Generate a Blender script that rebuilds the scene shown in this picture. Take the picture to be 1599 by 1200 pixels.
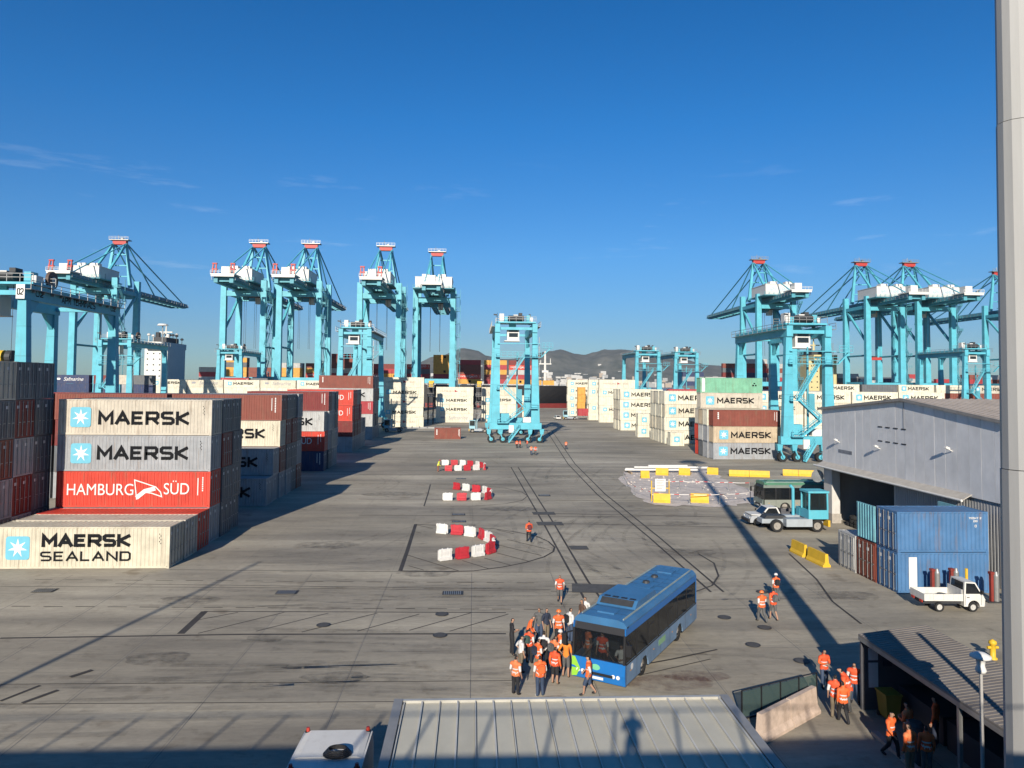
import bpy, bmesh, math, random
from math import radians, sin, cos, pi, atan2, sqrt
from mathutils import Vector, Matrix, noise
random.seed(7)
S = bpy.context.scene
COL = S.collection
for o in list(bpy.data.objects): bpy.data.objects.remove(o, do_unlink=True)

# ---------------------------------------------------------------- camera
EYE = 13.3
YAW, PITCH, ROLL = radians(2.936), radians(2.6), radians(0.5)
cd = bpy.data.cameras.new('camera'); cam = bpy.data.objects.new('camera', cd); COL.objects.link(cam)
cd.sensor_fit = 'HORIZONTAL'; cd.sensor_width = 36.0; cd.lens = 36.0*1150/1599
cd.shift_y = -0.0342; cd.clip_start = 0.1; cd.clip_end = 30000
cam.matrix_world = (Matrix.Translation((0, 0, EYE)) @ Matrix.Rotation(-YAW, 4, 'Z')
                    @ Matrix.Rotation(pi/2+PITCH, 4, 'X') @ Matrix.Rotation(ROLL, 4, 'Z'))
S.camera = cam
S.render.resolution_x, S.render.resolution_y = 1024, 768

# ---------------------------------------------------------------- light
SUN_EL, SUN_AZ = radians(22.8), radians(12.3)      # the light travels towards +Y, a little towards +X
w = bpy.data.worlds.new('World'); S.world = w; w.use_nodes = True
nt = w.node_tree; nt.nodes.clear()
N = nt.nodes.new; LK = nt.links.new
out = N('ShaderNodeOutputWorld'); bg = N('ShaderNodeBackground'); sky = N('ShaderNodeTexSky')
sky.sky_type = 'NISHITA'; sky.sun_disc = False
sky.sun_elevation = SUN_EL; sky.sun_rotation = pi + SUN_AZ
sky.altitude = 0; sky.air_density = 0.88; sky.dust_density = 0.25; sky.ozone_density = 4.5
tc = N('ShaderNodeTexCoord'); mp = N('ShaderNodeMapping'); mp.inputs['Scale'].default_value = (3.0, 3.0, 22.0)
mp.inputs['Location'].default_value = (1.3, 0.4, 0.2)
nz = N('ShaderNodeTexNoise'); nz.inputs['Scale'].default_value = 2.2; nz.inputs['Detail'].default_value = 8; nz.inputs['Roughness'].default_value = .62
cr = N('ShaderNodeValToRGB'); cr.color_ramp.elements[0].position = .60; cr.color_ramp.elements[1].position = .92
cr.color_ramp.elements[1].color = (.30, .30, .30, 1)
mx = N('ShaderNodeMixRGB'); mx.inputs[2].default_value = (7.5, 8.2, 9.0, 1)
hs = N('ShaderNodeMixRGB'); hs.blend_type = 'MULTIPLY'; hs.inputs[0].default_value = 1; hs.inputs[2].default_value = (1, 1, 1, 1)
LK(tc.outputs['Generated'], mp.inputs[0]); LK(mp.outputs[0], nz.inputs['Vector']); LK(nz.outputs['Fac'], cr.inputs[0])
sep = N('ShaderNodeSeparateXYZ'); LK(tc.outputs['Generated'], sep.inputs[0])
er = N('ShaderNodeValToRGB'); E_ = er.color_ramp.elements
for i_, (z_, c_) in enumerate(((0.02, (1.25, .83, .74)), (.066, (1.2, .84, .80)), (.17, (1.05, 1.02, 1.04)), (.33, (.50, 1.01, 1.17)), (.46, (.30, .93, 1.14)))):
    e_ = E_[i_] if i_ < 2 else E_.new(z_)
    e_.position = z_; e_.color = (.345*c_[0], .665*c_[1], .83*c_[2], 1)     # air and haze colour by height above the horizon
LK(sep.outputs[2], er.inputs[0]); LK(er.outputs[0], hs.inputs[2])
LK(sky.outputs[0], hs.inputs[1]); LK(hs.outputs[0], mx.inputs[1])
cb_ = N('ShaderNodeValToRGB'); B_ = cb_.color_ramp.elements; B_[0].position = .06; B_[1].position = .15; B_[0].color = (0, 0, 0, 1)
b2_ = B_.new(.23); b2_.color = (1, 1, 1, 1); b3_ = B_.new(.30); b3_.color = (0, 0, 0, 1)
LK(sep.outputs[2], cb_.inputs[0]); ml_ = N('ShaderNodeMath'); ml_.operation = 'MULTIPLY'; LK(cr.outputs[0], ml_.inputs[0]); LK(cb_.outputs[0], ml_.inputs[1]); LK(ml_.outputs[0], mx.inputs[0])
LK(mx.outputs[0], bg.inputs[0]); LK(bg.outputs[0], out.inputs[0])
bg.inputs[1].default_value = 0.0897
sd = bpy.data.lights.new('sun', 'SUN'); sd.energy = 5.0; sd.angle = radians(.5); sd.color = (1, .915, .79)
sun = bpy.data.objects.new('sun', sd); COL.objects.link(sun)
ldir = Vector((sin(SUN_AZ)*cos(SUN_EL), cos(SUN_AZ)*cos(SUN_EL), -sin(SUN_EL)))
sun.rotation_euler = ldir.to_track_quat('-Z', 'Y').to_euler(); sun.location = (-30, -60, 80)
vs = S.view_settings; vs.view_transform = 'Standard'; vs.look = 'None'; vs.gamma = 1; vs.exposure = 0.5

# ---------------------------------------------------------------- materials
MATS = {}
def mat(name, col, rough=.6, metal=0., var=.18, scale=1.2, grime=.0, spec=.4, stretch=(1, 1, 1), bump=0.):
    """procedural paint: base colour broken up by two noises, optional vertical rust/dirt streaks"""
    if name in MATS: return MATS[name]
    col = tuple(c*.80 for c in col)
    m = bpy.data.materials.new(name); m.use_nodes = True; t = m.node_tree; n = t.nodes; L = t.links
    b = n['Principled BSDF']; b.inputs['Roughness'].default_value = rough; b.inputs['Metallic'].default_value = metal
    b.inputs['Specular IOR Level'].default_value = spec
    tc = n.new('ShaderNodeTexCoord'); oi = n.new('ShaderNodeObjectInfo'); ad = n.new('ShaderNodeVectorMath'); ad.operation = 'ADD'
    sc = n.new('ShaderNodeVectorMath'); sc.operation = 'SCALE'; sc.inputs['Scale'].default_value = 37.0
    cmb = n.new('ShaderNodeCombineXYZ')
    for i in range(3): L.new(oi.outputs['Random'], cmb.inputs[i])
    L.new(cmb.outputs[0], sc.inputs[0]); L.new(tc.outputs['Object'], ad.inputs[0]); L.new(sc.outputs[0], ad.inputs[1])
    mp = n.new('ShaderNodeMapping'); mp.inputs['Scale'].default_value = stretch; L.new(ad.outputs[0], mp.inputs[0])
    nz = n.new('ShaderNodeTexNoise'); nz.inputs['Scale'].default_value = scale; nz.inputs['Detail'].default_value = 7; nz.inputs['Roughness'].default_value = .65
    L.new(mp.outputs[0], nz.inputs['Vector'])
    r = n.new('ShaderNodeValToRGB'); e = r.color_ramp.elements; e[0].position = .3; e[1].position = .72
    k0, k1 = 1-var, 1+var*.55
    e[0].color = (col[0]*k0, col[1]*k0, col[2]*k0, 1); e[1].color = tuple(min(.92, c*k1) for c in col)+(1,)
    L.new(nz.outputs['Fac'], r.inputs[0]); last = r.outputs[0]
    if grime > 0:
        mp2 = n.new('ShaderNodeMapping'); mp2.inputs['Scale'].default_value = (3.2, 3.2, .35); L.new(ad.outputs[0], mp2.inputs[0])
        n2 = n.new('ShaderNodeTexNoise'); n2.inputs['Scale'].default_value = 1.0; n2.inputs['Detail'].default_value = 6; n2.inputs['Roughness'].default_value = .7
        L.new(mp2.outputs[0], n2.inputs['Vector'])
        r2 = n.new('ShaderNodeValToRGB'); r2.color_ramp.elements[0].position = .53; r2.color_ramp.elements[1].position = .80
        r2.color_ramp.elements[1].color = (grime, grime, grime, 1)
        L.new(n2.outputs['Fac'], r2.inputs[0])
        mx = n.new('ShaderNodeMixRGB'); mx.inputs[2].default_value = (.16, .10, .06, 1)
        L.new(r2.outputs[0], mx.inputs[0]); L.new(last, mx.inputs[1]); last = mx.outputs[0]
    L.new(last, b.inputs['Base Color'])
    if bump > 0:
        bp = n.new('ShaderNodeBump'); bp.inputs['Strength'].default_value = bump; bp.inputs['Distance'].default_value = .02
        L.new(nz.outputs['Fac'], bp.inputs['Height']); L.new(bp.outputs[0], b.inputs['Normal'])
    MATS[name] = m; return m
def decal(name, col, amount=.5, scale=.8, stretch=(1, 1, 1)):
    """thin worn film on the ground: rubber, oil; patchy coverage"""
    if name in MATS: return MATS[name]
    m = bpy.data.materials.new(name); m.use_nodes = True; t = m.node_tree; n = t.nodes; L = t.links
    b = n['Principled BSDF']; b.inputs['Base Color'].default_value = col+(1,); b.inputs['Roughness'].default_value = .8
    tc_ = n.new('ShaderNodeTexCoord'); mp = n.new('ShaderNodeMapping'); mp.inputs['Scale'].default_value = stretch; z = n.new('ShaderNodeTexNoise'); z.inputs['Scale'].default_value = scale; z.inputs['Detail'].default_value = 8; z.inputs['Roughness'].default_value = .7
    r = n.new('ShaderNodeValToRGB'); e = r.color_ramp.elements; e[0].position = .38; e[1].position = .68; e[1].color = (amount,)*3+(1,)
    tr = n.new('ShaderNodeBsdfTransparent'); mx = n.new('ShaderNodeMixShader')
    L.new(tc_.outputs['Object'], mp.inputs[0]); L.new(mp.outputs[0], z.inputs['Vector']); L.new(z.outputs['Fac'], r.inputs[0]); L.new(r.outputs[0], mx.inputs[0])
    L.new(tr.outputs[0], mx.inputs[1]); L.new(b.outputs[0], mx.inputs[2]); L.new(mx.outputs[0], n['Material Output'].inputs[0]); MATS[name] = m; return m
def glass(name, tint=(.05, .06, .07), trans=.35):
    if name in MATS: return MATS[name]
    m = bpy.data.materials.new(name); m.use_nodes = True; t = m.node_tree; n = t.nodes; L = t.links
    b = n['Principled BSDF']; b.inputs['Base Color'].default_value = tint+(1,); b.inputs['Roughness'].default_value = .06
    b.inputs['Specular IOR Level'].default_value = .6
    tr = n.new('ShaderNodeBsdfTransparent'); tr.inputs[0].default_value = (.75, .8, .8, 1)
    mx = n.new('ShaderNodeMixShader'); mx.inputs[0].default_value = trans
    L.new(b.outputs[0], mx.inputs[1]); L.new(tr.outputs[0], mx.inputs[2]); L.new(mx.outputs[0], n['Material Output'].inputs[0])
    MATS[name] = m; return m

PAINT = {'cream': (.66, .60, .46), 'reefer': (.76, .71, .56), 'beige': (.58, .52, .42), 'grey': (.36, .37, .38), 'lightgrey': (.50, .50, .48),
         'red': (.62, .055, .03), 'brown': (.24, .062, .04), 'maroon': (.20, .025, .022), 'navy': (.025, .045, .12), 'blue': (.075, .19, .37),
         'green': (.20, .47, .31), 'tan': (.55, .44, .30), 'orange': (.72, .36, .06), 'darkgrey': (.13, .14, .15), 'teal': (.20, .48, .55), 'crimson': (.42, .04, .05)}  # darkgrey also stands in for deep shade on container ends
def paint(k): return mat('paint_'+k, PAINT[k], rough=.55, var=.22, scale=.8, grime=.85)
M_CY = mat('crane_blue', (.11, .48, .59), rough=.5, var=.2, scale=.35, grime=.28)
M_CYD = mat('crane_blue_dark', (.09, .36, .44), rough=.55, var=.2, scale=.3, grime=.3)  # darker version of the crane blue
M_WHITE = mat('white_paint', (.74, .72, .67), rough=.5, var=.1, scale=.5, grime=.2)
M_REDP = mat('red_paint', (.50, .05, .04), rough=.5, var=.15)
M_STEEL = mat('galvanised', (.36, .36, .35), rough=.45, metal=.5, var=.2, scale=2)
M_DARK = mat('dark_steel', (.045, .047, .05), rough=.6, var=.3, scale=2)
M_RUB = mat('rubber', (.022, .022, .022), rough=.85, var=.3, scale=4)
M_BLK = mat('black_paint', (.02, .02, .022), rough=.5, var=.2)
M_YEL = mat('yellow_paint', (.76, .47, .03), rough=.55, var=.15, grime=.25, scale=2)
M_LET = mat('letter_black', (.009, .010, .012), rough=.8, var=.2, spec=.15)
M_LETW = mat('letter_white', (.8, .78, .74), rough=.6, var=.08)
M_STARB = mat('star_blue', (.16, .50, .64), rough=.6, var=.12)
M_CONC = mat('precast_concrete', (.42, .38, .33), rough=.85, var=.25, scale=3, bump=.2)

# ---------------------------------------------------------------- mesh helpers
class MB:
    def __init__(s): s.v = []; s.f = []; s.m = []
    def add(s, vs, fs, m=0):
        o = len(s.v); s.v += [tuple(p) for p in vs]
        for f in fs: s.f.append(tuple(i+o for i in f)); s.m.append(m)
        return s
    def box(s, x0, x1, y0, y1, z0, z1, m=0):
        return s.add([(x0,y0,z0),(x1,y0,z0),(x1,y1,z0),(x0,y1,z0),(x0,y0,z1),(x1,y0,z1),(x1,y1,z1),(x0,y1,z1)],
                     [(0,3,2,1),(4,5,6,7),(0,1,5,4),(1,2,6,5),(2,3,7,6),(3,0,4,7)], m)
    def beam(s, p, q, w=.2, h=.2, m=0, w1=None, h1=None, side=None):
        p = Vector(p); q = Vector(q); d = (q-p).normalized()
        u = Vector(side) if side else (Vector((0,0,1)) if abs(d.z) < .9 else Vector((0,1,0)))
        a = d.cross(u).normalized(); b = a.cross(d).normalized()
        w1 = w if w1 is None else w1; h1 = h if h1 is None else h1
        vs = [p-a*w/2-b*h/2, p+a*w/2-b*h/2, p+a*w/2+b*h/2, p-a*w/2+b*h/2, q-a*w1/2-b*h1/2, q+a*w1/2-b*h1/2, q+a*w1/2+b*h1/2, q-a*w1/2+b*h1/2]
        return s.add(vs, [(3,2,1,0),(4,5,6,7),(0,1,5,4),(1,2,6,5),(2,3,7,6),(3,0,4,7)], m)
    def cyl(s, p, q, r0, r1=None, n=12, m=0, caps=True):
        p = Vector(p); q = Vector(q); d = (q-p).normalized(); r1 = r0 if r1 is None else r1
        u = Vector((0,0,1)) if abs(d.z) < .9 else Vector((1,0,0))
        a = d.cross(u).normalized(); b = d.cross(a).normalized(); vs = []
        for i in range(n):
            c = a*cos(2*pi*i/n)+b*sin(2*pi*i/n); vs.append(p+c*r0)
        for i in range(n):
            c = a*cos(2*pi*i/n)+b*sin(2*pi*i/n); vs.append(q+c*r1)
        fs = [(i, n+i, n+(i+1) % n, (i+1) % n) for i in range(n)]
        fs = [(f[0], f[3], f[2], f[1]) for f in fs]
        if caps: fs += [tuple(range(n)), tuple(range(2*n-1, n-1, -1))]
        return s.add(vs, fs, m)
    def lathe(s, prof, n=16, c=(0,0,0), m=0):
        vs = []; k = len(prof)
        for i in range(n):
            for r, z in prof: vs.append((c[0]+r*cos(2*pi*i/n), c[1]+r*sin(2*pi*i/n), c[2]+z))
        fs = [(i*k+j, ((i+1) % n)*k+j, ((i+1) % n)*k+j+1, i*k+j+1) for i in range(n) for j in range(k-1)]
        return s.add(vs, fs, m)
    def prism(s, poly, axis, a0, a1, m=0):
        """extrude a 2-D polygon along an axis; poly coordinates are the two other axes in order"""
        def P(u, v, t):
            return (t,u,v) if axis == 'x' else ((u,t,v) if axis == 'y' else (u,v,t))
        n = len(poly); vs = [P(u,v,a0) for u,v in poly]+[P(u,v,a1) for u,v in poly]
        fs = [tuple(range(n)), tuple(range(2*n-1, n-1, -1))]+[(i, n+i, n+(i+1) % n, (i+1) % n) for i in range(n)]
        return s.add(vs, fs, m)
    def mesh(s, name, mats, smooth=False, fixn=False):
        me = bpy.data.meshes.new(name); me.from_pydata(s.v, [], s.f)
        for m in mats: me.materials.append(m)
        if len(mats) > 1: me.polygons.foreach_set('material_index', s.m)
        if fixn:
            bm = bmesh.new(); bm.from_mesh(me); bmesh.ops.recalc_face_normals(bm, faces=bm.faces); bm.to_mesh(me); bm.free()
        if smooth: me.polygons.foreach_set('use_smooth', [True]*len(me.polygons))
        me.update(); return me
    def build(s, name, mats, parent=None, smooth=False, loc=None, fixn=True):
        if not isinstance(mats, (list, tuple)): mats = [mats]
        return link(name, s.mesh(name, mats, smooth, fixn), parent, loc)
def link(name, me, parent=None, loc=None):
    o = bpy.data.objects.new(name, me); COL.objects.link(o)
    if parent: o.parent = parent
    if loc: o.location = loc
    return o
def tag(o, label, cat, group=None, kind=None):
    if label: o['label'] = label
    if cat: o['category'] = cat
    if group: o['group'] = group
    if kind: o['kind'] = kind
    return o
def thing(name, label, cat, loc=(0,0,0), rz=0, group=None):
    o = bpy.data.objects.new(name, None); COL.objects.link(o); o.empty_display_size = .5
    o.location = loc; o.rotation_euler = (0,0,rz); return tag(o, label, cat, group)
def struct(o): o['kind'] = 'structure'; return o
def copytree(o, parent=None, loc=None, rz=None, label=None, group=None):
    c = o.copy(); COL.objects.link(c); c.parent = parent
    if loc is not None: c.location = loc
    if rz is not None: c.rotation_euler = (0,0,rz)
    if label: c['label'] = label
    if group: c['group'] = group
    for ch in o.children: copytree(ch, c)
    return c

# stroke lettering -----------------------------------------------------------
FONT = {'M': (1.15, [[(0,0),(0,1),(.5,.3),(1,1),(1,0)]]), 'A': (1.1, [[(0,0),(.5,1),(1,0)],[(.2,.3),(.8,.3)]]),
 'E': (.9, [[(1,0),(0,0),(0,1),(1,1)],[(0,.52),(.9,.52)]]), 'R': (1, [[(0,0),(0,1),(.88,1),(1,.88),(1,.58),(.88,.44),(0,.44)],[(.5,.44),(1,0)]]),
 'S': (1, [[(1,1),(.14,1),(0,.88),(0,.64),(.14,.52),(.86,.48),(1,.36),(1,.12),(.86,0),(0,0)]]),
 'K': (1, [[(0,0),(0,1)],[(1,1),(.06,.5),(1,0)]]), 'L': (.85, [[(0,1),(0,0),(1,0)]]), 'N': (1, [[(0,0),(0,1),(1,0),(1,1)]]),
 'D': (1, [[(0,0),(0,1),(.8,1),(1,.8),(1,.2),(.8,0),(0,0)]]), 'H': (1, [[(0,0),(0,1)],[(1,0),(1,1)],[(0,.5),(1,.5)]]),
 'B': (.9, [[(0,0),(0,1),(.8,1),(.92,.88),(.92,.64),(.8,.53),(0,.53)],[(.7,.53),(1,.4),(1,.12),(.85,0),(0,0)]]), 'U': (1, [[(0,1),(0,.15),(.15,0),(.85,0),(1,.15),(1,1)]]),
 'G': (1, [[(1,.85),(.85,1),(.15,1),(0,.85),(0,.15),(.15,0),(.85,0),(1,.15),(1,.48),(.6,.48)]]), 'T': (.95, [[(0,1),(1,1)],[(.5,1),(.5,0)]]),
 'I': (.1, [[(.5,0),(.5,1)]]), 'P': (.95, [[(0,0),(0,1),(.88,1),(1,.88),(1,.58),(.88,.44),(0,.44)]]), '0': (.85, [[(.5,0),(.15,0),(0,.15),(0,.85),(.15,1),(.85,1),(1,.85),(1,.15),(.85,0),(.5,0)]]),
 '2': (.85, [[(0,.85),(.15,1),(.85,1),(1,.85),(1,.58),(0,.1),(0,0),(1,0)]]), '4': (.85, [[(.8,0),(.8,1),(0,.3),(1,.3)]]), '1': (.3, [[(0,.8),(.6,1),(.6,0)]]),
 '7': (.8, [[(0,1),(1,1),(.35,0)]]), ' ': (.5, [])}
def stroke(mb, pts, t, put, depth, m=0):
    P = [Vector(p) for p in pts]; n = len(P); Lf, Rt = [], []
    closed = (P[0]-P[-1]).length < 1e-6
    for i in range(n):
        d0 = (P[i]-P[i-1]).normalized() if i > 0 else ((P[-1]-P[-2]).normalized() if closed else None)
        d1 = (P[i+1]-P[i]).normalized() if i < n-1 else ((P[1]-P[0]).normalized() if closed else None)
        if d0 is None: d0 = d1; pt = P[i]-d1*t*.5*(0 if closed else abs(d1.y))
        elif d1 is None: d1 = d0; pt = P[i]+d0*t*.5*(0 if closed else abs(d0.y))
        else: pt = P[i]
        nn = Vector((-(d0.y+d1.y), d0.x+d1.x))
        if nn.length < 1e-4: nn = Vector((-d0.y, d0.x))
        nn.normalize(); k = min(2.2, 1/max(.3, nn.dot(Vector((-d0.y, d0.x)))))
        Lf.append(pt+nn*t*.5*k); Rt.append(pt-nn*t*.5*k)
    vs = [put(p.x, p.y, depth) for p in Lf]+[put(p.x, p.y, depth) for p in Rt]
    mb.add(vs, [(i, i+1, n+i+1, n+i) for i in range(n-1)], m)
def letters(mb, text, x0, x1, z0, h, t, put, gap=.28, m=0):
    tot = sum(FONT[c][0] for c in text)+gap*(len(text)-1); k = (x1-x0-t)/tot; x = x0+t/2; d = 0
    for c in text:
        wd, lines = FONT[c]
        for ln in lines:
            d = (d+1) % 4
            stroke(mb, [(x+p[0]*wd*k, z0+t/2+p[1]*(h-t)) for p in ln], t, put, .006+.0015*d, m)
        x += (wd+gap)*k
FRONT = lambda u, v, d: (u, -d, v)       # on a face that looks to -Y
def star(mb, cx, cz, s, put, mb_b=0, mb_w=1):
    r = s*.12; P = []
    for (sx, sz) in ((1,1),(-1,1),(-1,-1),(1,-1)):
        a0 = {(1,1):0,(-1,1):90,(-1,-1):180,(1,-1):270}[(sx,sz)]
        for k in range(4):
            a = radians(a0+30*k); P.append((cx+sx*(s/2-r)+r*cos(a), cz+sz*(s/2-r)+r*sin(a)))
    mb.add([put(p[0], p[1], .006) for p in P], [tuple(range(len(P)))], mb_b)
    Q = [(cx, cz)]
    for k in range(14):
        a = pi/2+k*pi/7; rr = s*.42 if k % 2 == 0 else s*.15
        Q.append((cx+rr*cos(a), cz+rr*sin(a)))
    mb.add([put(p[0], p[1], .009) for p in Q], [(0, 1+k, 1+(k+1) % 14) for k in range(14)], mb_w)
def bfont(text, h, mat_, name, shear=0, spacing=1.0, bold=0.):
    cu = bpy.data.curves.new('t', 'FONT'); cu.body = text; cu.size = h/.7; cu.shear = shear; cu.space_character = spacing; cu.offset = bold
    o = bpy.data.objects.new('t', cu); COL.objects.link(o); bpy.context.view_layer.update()
    me = bpy.data.meshes.new_from_object(o.evaluated_get(bpy.context.evaluated_depsgraph_get()))
    bpy.data.objects.remove(o); me.name = name; me.materials.clear(); me.materials.append(mat_); return me
def text_to_side(me, x0, x1, z0, h, off=.007):
    xs = [v.co.x for v in me.vertices]; ys = [v.co.y for v in me.vertices]
    a, b, c, d = min(xs), max(xs), min(ys), max(ys)
    for v in me.vertices:
        v.co = Vector((x0+(v.co.x-a)/(b-a)*(x1-x0), -off, z0+(v.co.y-c)/(d-c)*h))
    return me
LINES = [(0.14, [(-24.06, 39.6), (-11.91, 39.86), (1.84, 39.61)]), (0.1, [(-15.37, 43.83), (-6.49, 43.5), (2.0, 43.19)]), (0.3, [(-15.3, 43.82), (-15.19, 40.04)]), (0.07, [(-11.97, 42.35), (-10.85, 43.4)]), (0.07, [(-11.38, 40.33), (-8.18, 43.34)]), (0.07, [(-8.96, 40.14), (-5.39, 43.27)]), (0.07, [(-6.06, 40.2), (-2.97, 43.03)]), (0.07, [(-3.31, 40.26), (0.01, 43.21)]), (0.07, [(-1.15, 40.07), (2.13, 42.91)]), (0.07, [(-15.2, 42.22), (-13.35, 43.59)]), (0.07, [(-14.31, 40.08), (-10.73, 43.53)]), (0.05, [(-20.42, 33.73), (-7.19, 33.54), (2.15, 33.47)]), (0.05, [(-19.17, 31.71), (-3.04, 31.45)]), (0.06, [(-21.11, 53.34), (-6.12, 52.55), (5.54, 52.18)]), (0.05, [(-30.09, 49.3), (-13.81, 48.69), (2.6, 47.62)]), (0.05, [(-23.13, 49.77), (-10.61, 48.92), (5.09, 47.87)]), (0.06, [(5.04, 47.43), (10.73, 47.03)]), (0.07, [(-26.79, 45.04), (-25.68, 44.99)]), (0.06, [(-28.83, 50.9), (-27.69, 50.85)]), (0.07, [(-24.93, 44.96), (-23.82, 44.91)]), (0.06, [(-26.85, 50.81), (-25.71, 50.76)]), (0.07, [(-23.08, 44.88), (-21.96, 44.83)]), (0.06, [(-24.86, 50.73), (-23.73, 50.67)]), (0.07, [(-21.22, 44.8), (-20.1, 44.76)]), (0.06, [(-22.88, 50.64), (-21.74, 50.59)]), (0.07, [(-19.36, 44.72), (-18.24, 44.68)]), (0.06, [(-20.9, 50.55), (-19.76, 50.5)]), (0.07, [(-17.5, 44.65), (-16.38, 44.6)]), (0.06, [(-18.91, 50.46), (-17.77, 50.41)]), (0.07, [(-15.63, 44.57), (-14.52, 44.52)]), (0.06, [(-16.93, 50.37), (-15.78, 50.32)]), (0.07, [(-13.77, 44.49), (-12.65, 44.44)]), (0.06, [(-14.94, 50.28), (-13.8, 50.23)]), (0.07, [(-11.9, 44.41), (-10.78, 44.36)]), (0.06, [(-12.95, 50.19), (-11.81, 50.14)]), (0.07, [(-10.04, 44.33), (-8.92, 44.28)]), (0.06, [(-10.96, 50.1), (-9.82, 50.05)]), (0.07, [(-8.17, 44.25), (-7.05, 44.2)]), (0.06, [(-8.97, 50.01), (-7.83, 49.96)]), (0.07, [(-6.3, 44.17), (-5.17, 44.12)]), (0.06, [(-6.98, 49.92), (-5.84, 49.87)]), (0.07, [(-4.43, 44.09), (-3.3, 44.04)]), (0.06, [(-4.99, 49.83), (-3.84, 49.78)]), (0.07, [(-2.55, 44.01), (-1.43, 43.96)]), (0.06, [(-2.99, 49.74), (-1.85, 49.69)]), (0.07, [(-0.68, 43.93), (0.45, 43.88)]), (0.06, [(-1.0, 49.65), (0.15, 49.6)]), (0.07, [(1.2, 43.85), (2.32, 43.8)]), (0.06, [(1.0, 49.56), (2.14, 49.51)]), (0.07, [(3.07, 43.77), (4.2, 43.73)]), (0.06, [(2.99, 49.47), (4.14, 49.42)]), (0.12, [(5.97, 116.13), (6.73, 69.38), (6.95, 49.03), (6.94, 45.86)]), (0.12, [(7.08, 116.16), (7.7, 69.37), (7.8, 49.8), (7.98, 45.84)]), (0.12, [(20.45, 206.91), (15.57, 120.92), (14.88, 88.39), (15.29, 63.61), (15.3, 47.08)]), (0.12, [(21.91, 207.03), (16.74, 120.95), (15.88, 88.39), (16.18, 63.6), (16.12, 47.06)]), (0.22, [(-5.28, 69.76), (-5.09, 59.02), (-5.02, 52.71)]), (0.12, [(-5.28, 69.76), (-2.21, 68.82), (1.89, 67.6), (4.12, 65.87), (5.57, 64.23), (6.37, 62.17), (6.67, 60.0), (6.39, 58.43), (5.52, 56.74), (3.93, 54.96), (2.22, 53.67), (0.15, 52.62), (-2.1, 52.48), (-5.02, 52.71)]), (0.07, [(-5.17, 57.72), (-0.93, 52.64)]), (0.07, [(-4.56, 54.15), (-3.37, 52.86)]), (0.07, [(-0.71, 55.62), (1.24, 53.14)]), (0.07, [(0.92, 56.39), (2.8, 54.22)]), (0.07, [(1.94, 58.05), (4.24, 55.35)]), (0.07, [(1.83, 61.24), (5.32, 57.16)]), (0.07, [(2.96, 62.96), (6.16, 59.1)]), (0.07, [(2.22, 67.02), (3.63, 65.32)]), (0.07, [(-5.2, 69.45), (-3.56, 67.64)]), (0.07, [(-5.06, 66.23), (-4.46, 65.67)]), (0.1, [(-5.48, 96.45), (-5.3, 88.26), (-5.18, 79.7)]), (0.08, [(0.15, 96.52), (4.16, 93.09), (5.97, 89.87), (6.45, 86.85), (5.56, 83.57), (3.65, 81.38), (0.15, 79.71), (-5.18, 79.7)]), (0.08, [(-17.91, 117.29), (0.15, 116.86), (26.49, 116.19)]), (0.08, [(-16.3, 106.87), (0.15, 106.44), (24.12, 105.78)]), (0.08, [(-14.76, 96.94), (0.15, 96.52), (21.86, 95.87)]), (0.08, [(-12.82, 84.41), (0.15, 84.01), (19.02, 83.39)]), (0.08, [(-11.27, 74.41), (0.15, 74.03), (16.75, 73.45)]), (0.1, [(-4.72, 141.2), (31.94, 140.12)]), (0.1, [(14.15, 134.56), (57.74, 123.06)]), (0.1, [(7.32, 75.45), (28.25, 72.88)]), (0.08, [(8.01, 70.0), (25.15, 68.03)]), (0.1, [(17.71, 57.62), (17.97, 54.55), (17.1, 50.94), (15.86, 48.55), (14.26, 47.1)]), (0.1, [(7.84, 35.02), (9.73, 35.77), (12.33, 36.98)]), (0.06, [(7.73, 33.88), (11.59, 35.72)]), (0.1, [(24.96, 57.52), (23.6, 49.99), (22.17, 44.86), (21.73, 40.67)]), (0.12, [(-19.33, 31.98), (-18.62, 33.52)]), (0.16, [(-18.33, 31.76), (-17.58, 33.01)]), (0.2, [(-17.82, 34.41), (-17.26, 35.19)])]
JOINTS = [(0.035, [(-27, 20), (-27, 34), (-27, 52)]), (0.035, [(-22, 20), (-22, 34), (-22, 52)]), (0.035, [(-16.5, 20), (-16.5, 34), (-16.5, 52)]), (0.035, [(-11, 20), (-11, 34), (-11, 52)]), (0.035, [(-5.5, 20), (-5.5, 34), (-5.5, 52)]), (0.035, [(0, 20), (0, 34), (0, 52)]), (0.035, [(5.5, 20), (5.5, 34), (5.5, 52)]), (0.035, [(11, 20), (11, 34), (11, 52)]), (0.035, [(16.5, 20), (16.5, 34), (16.5, 52)]), (0.035, [(22, 20), (22, 34), (22, 52)])]
MANHOLES = [(-1.68, 42.92), (-8.03, 41.19), (-1.63, 39.4), (14.41, 41.96), (16.03, 40.17), (14.38, 37.56), (15.92, 35.35), (18.61, 47.01)]
GRATES = [(-11.56, 47.49), (-1.18, 47.13), (-26.7, 48.22), (8.46, 87.35), (-1.39, 74.74), (-1.25, 71.0), (-1.61, 102.21)]
PATCHES = [[(6.07, 76.19), (8.38, 76.19), (8.4, 74.57), (6.13, 74.58)], [(6.07, 70.77), (8.53, 70.76), (8.56, 69.06), (6.11, 69.07)], [(7.82, 60.46), (9.34, 60.44), (9.34, 59.06), (7.9, 59.07)], [(7.72, 87.64), (9.17, 87.65), (9.14, 86.67), (7.71, 86.66)], [(6.63, 49.19), (11.1, 48.64), (10.66, 46.74), (6.36, 47.12)]]
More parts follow.
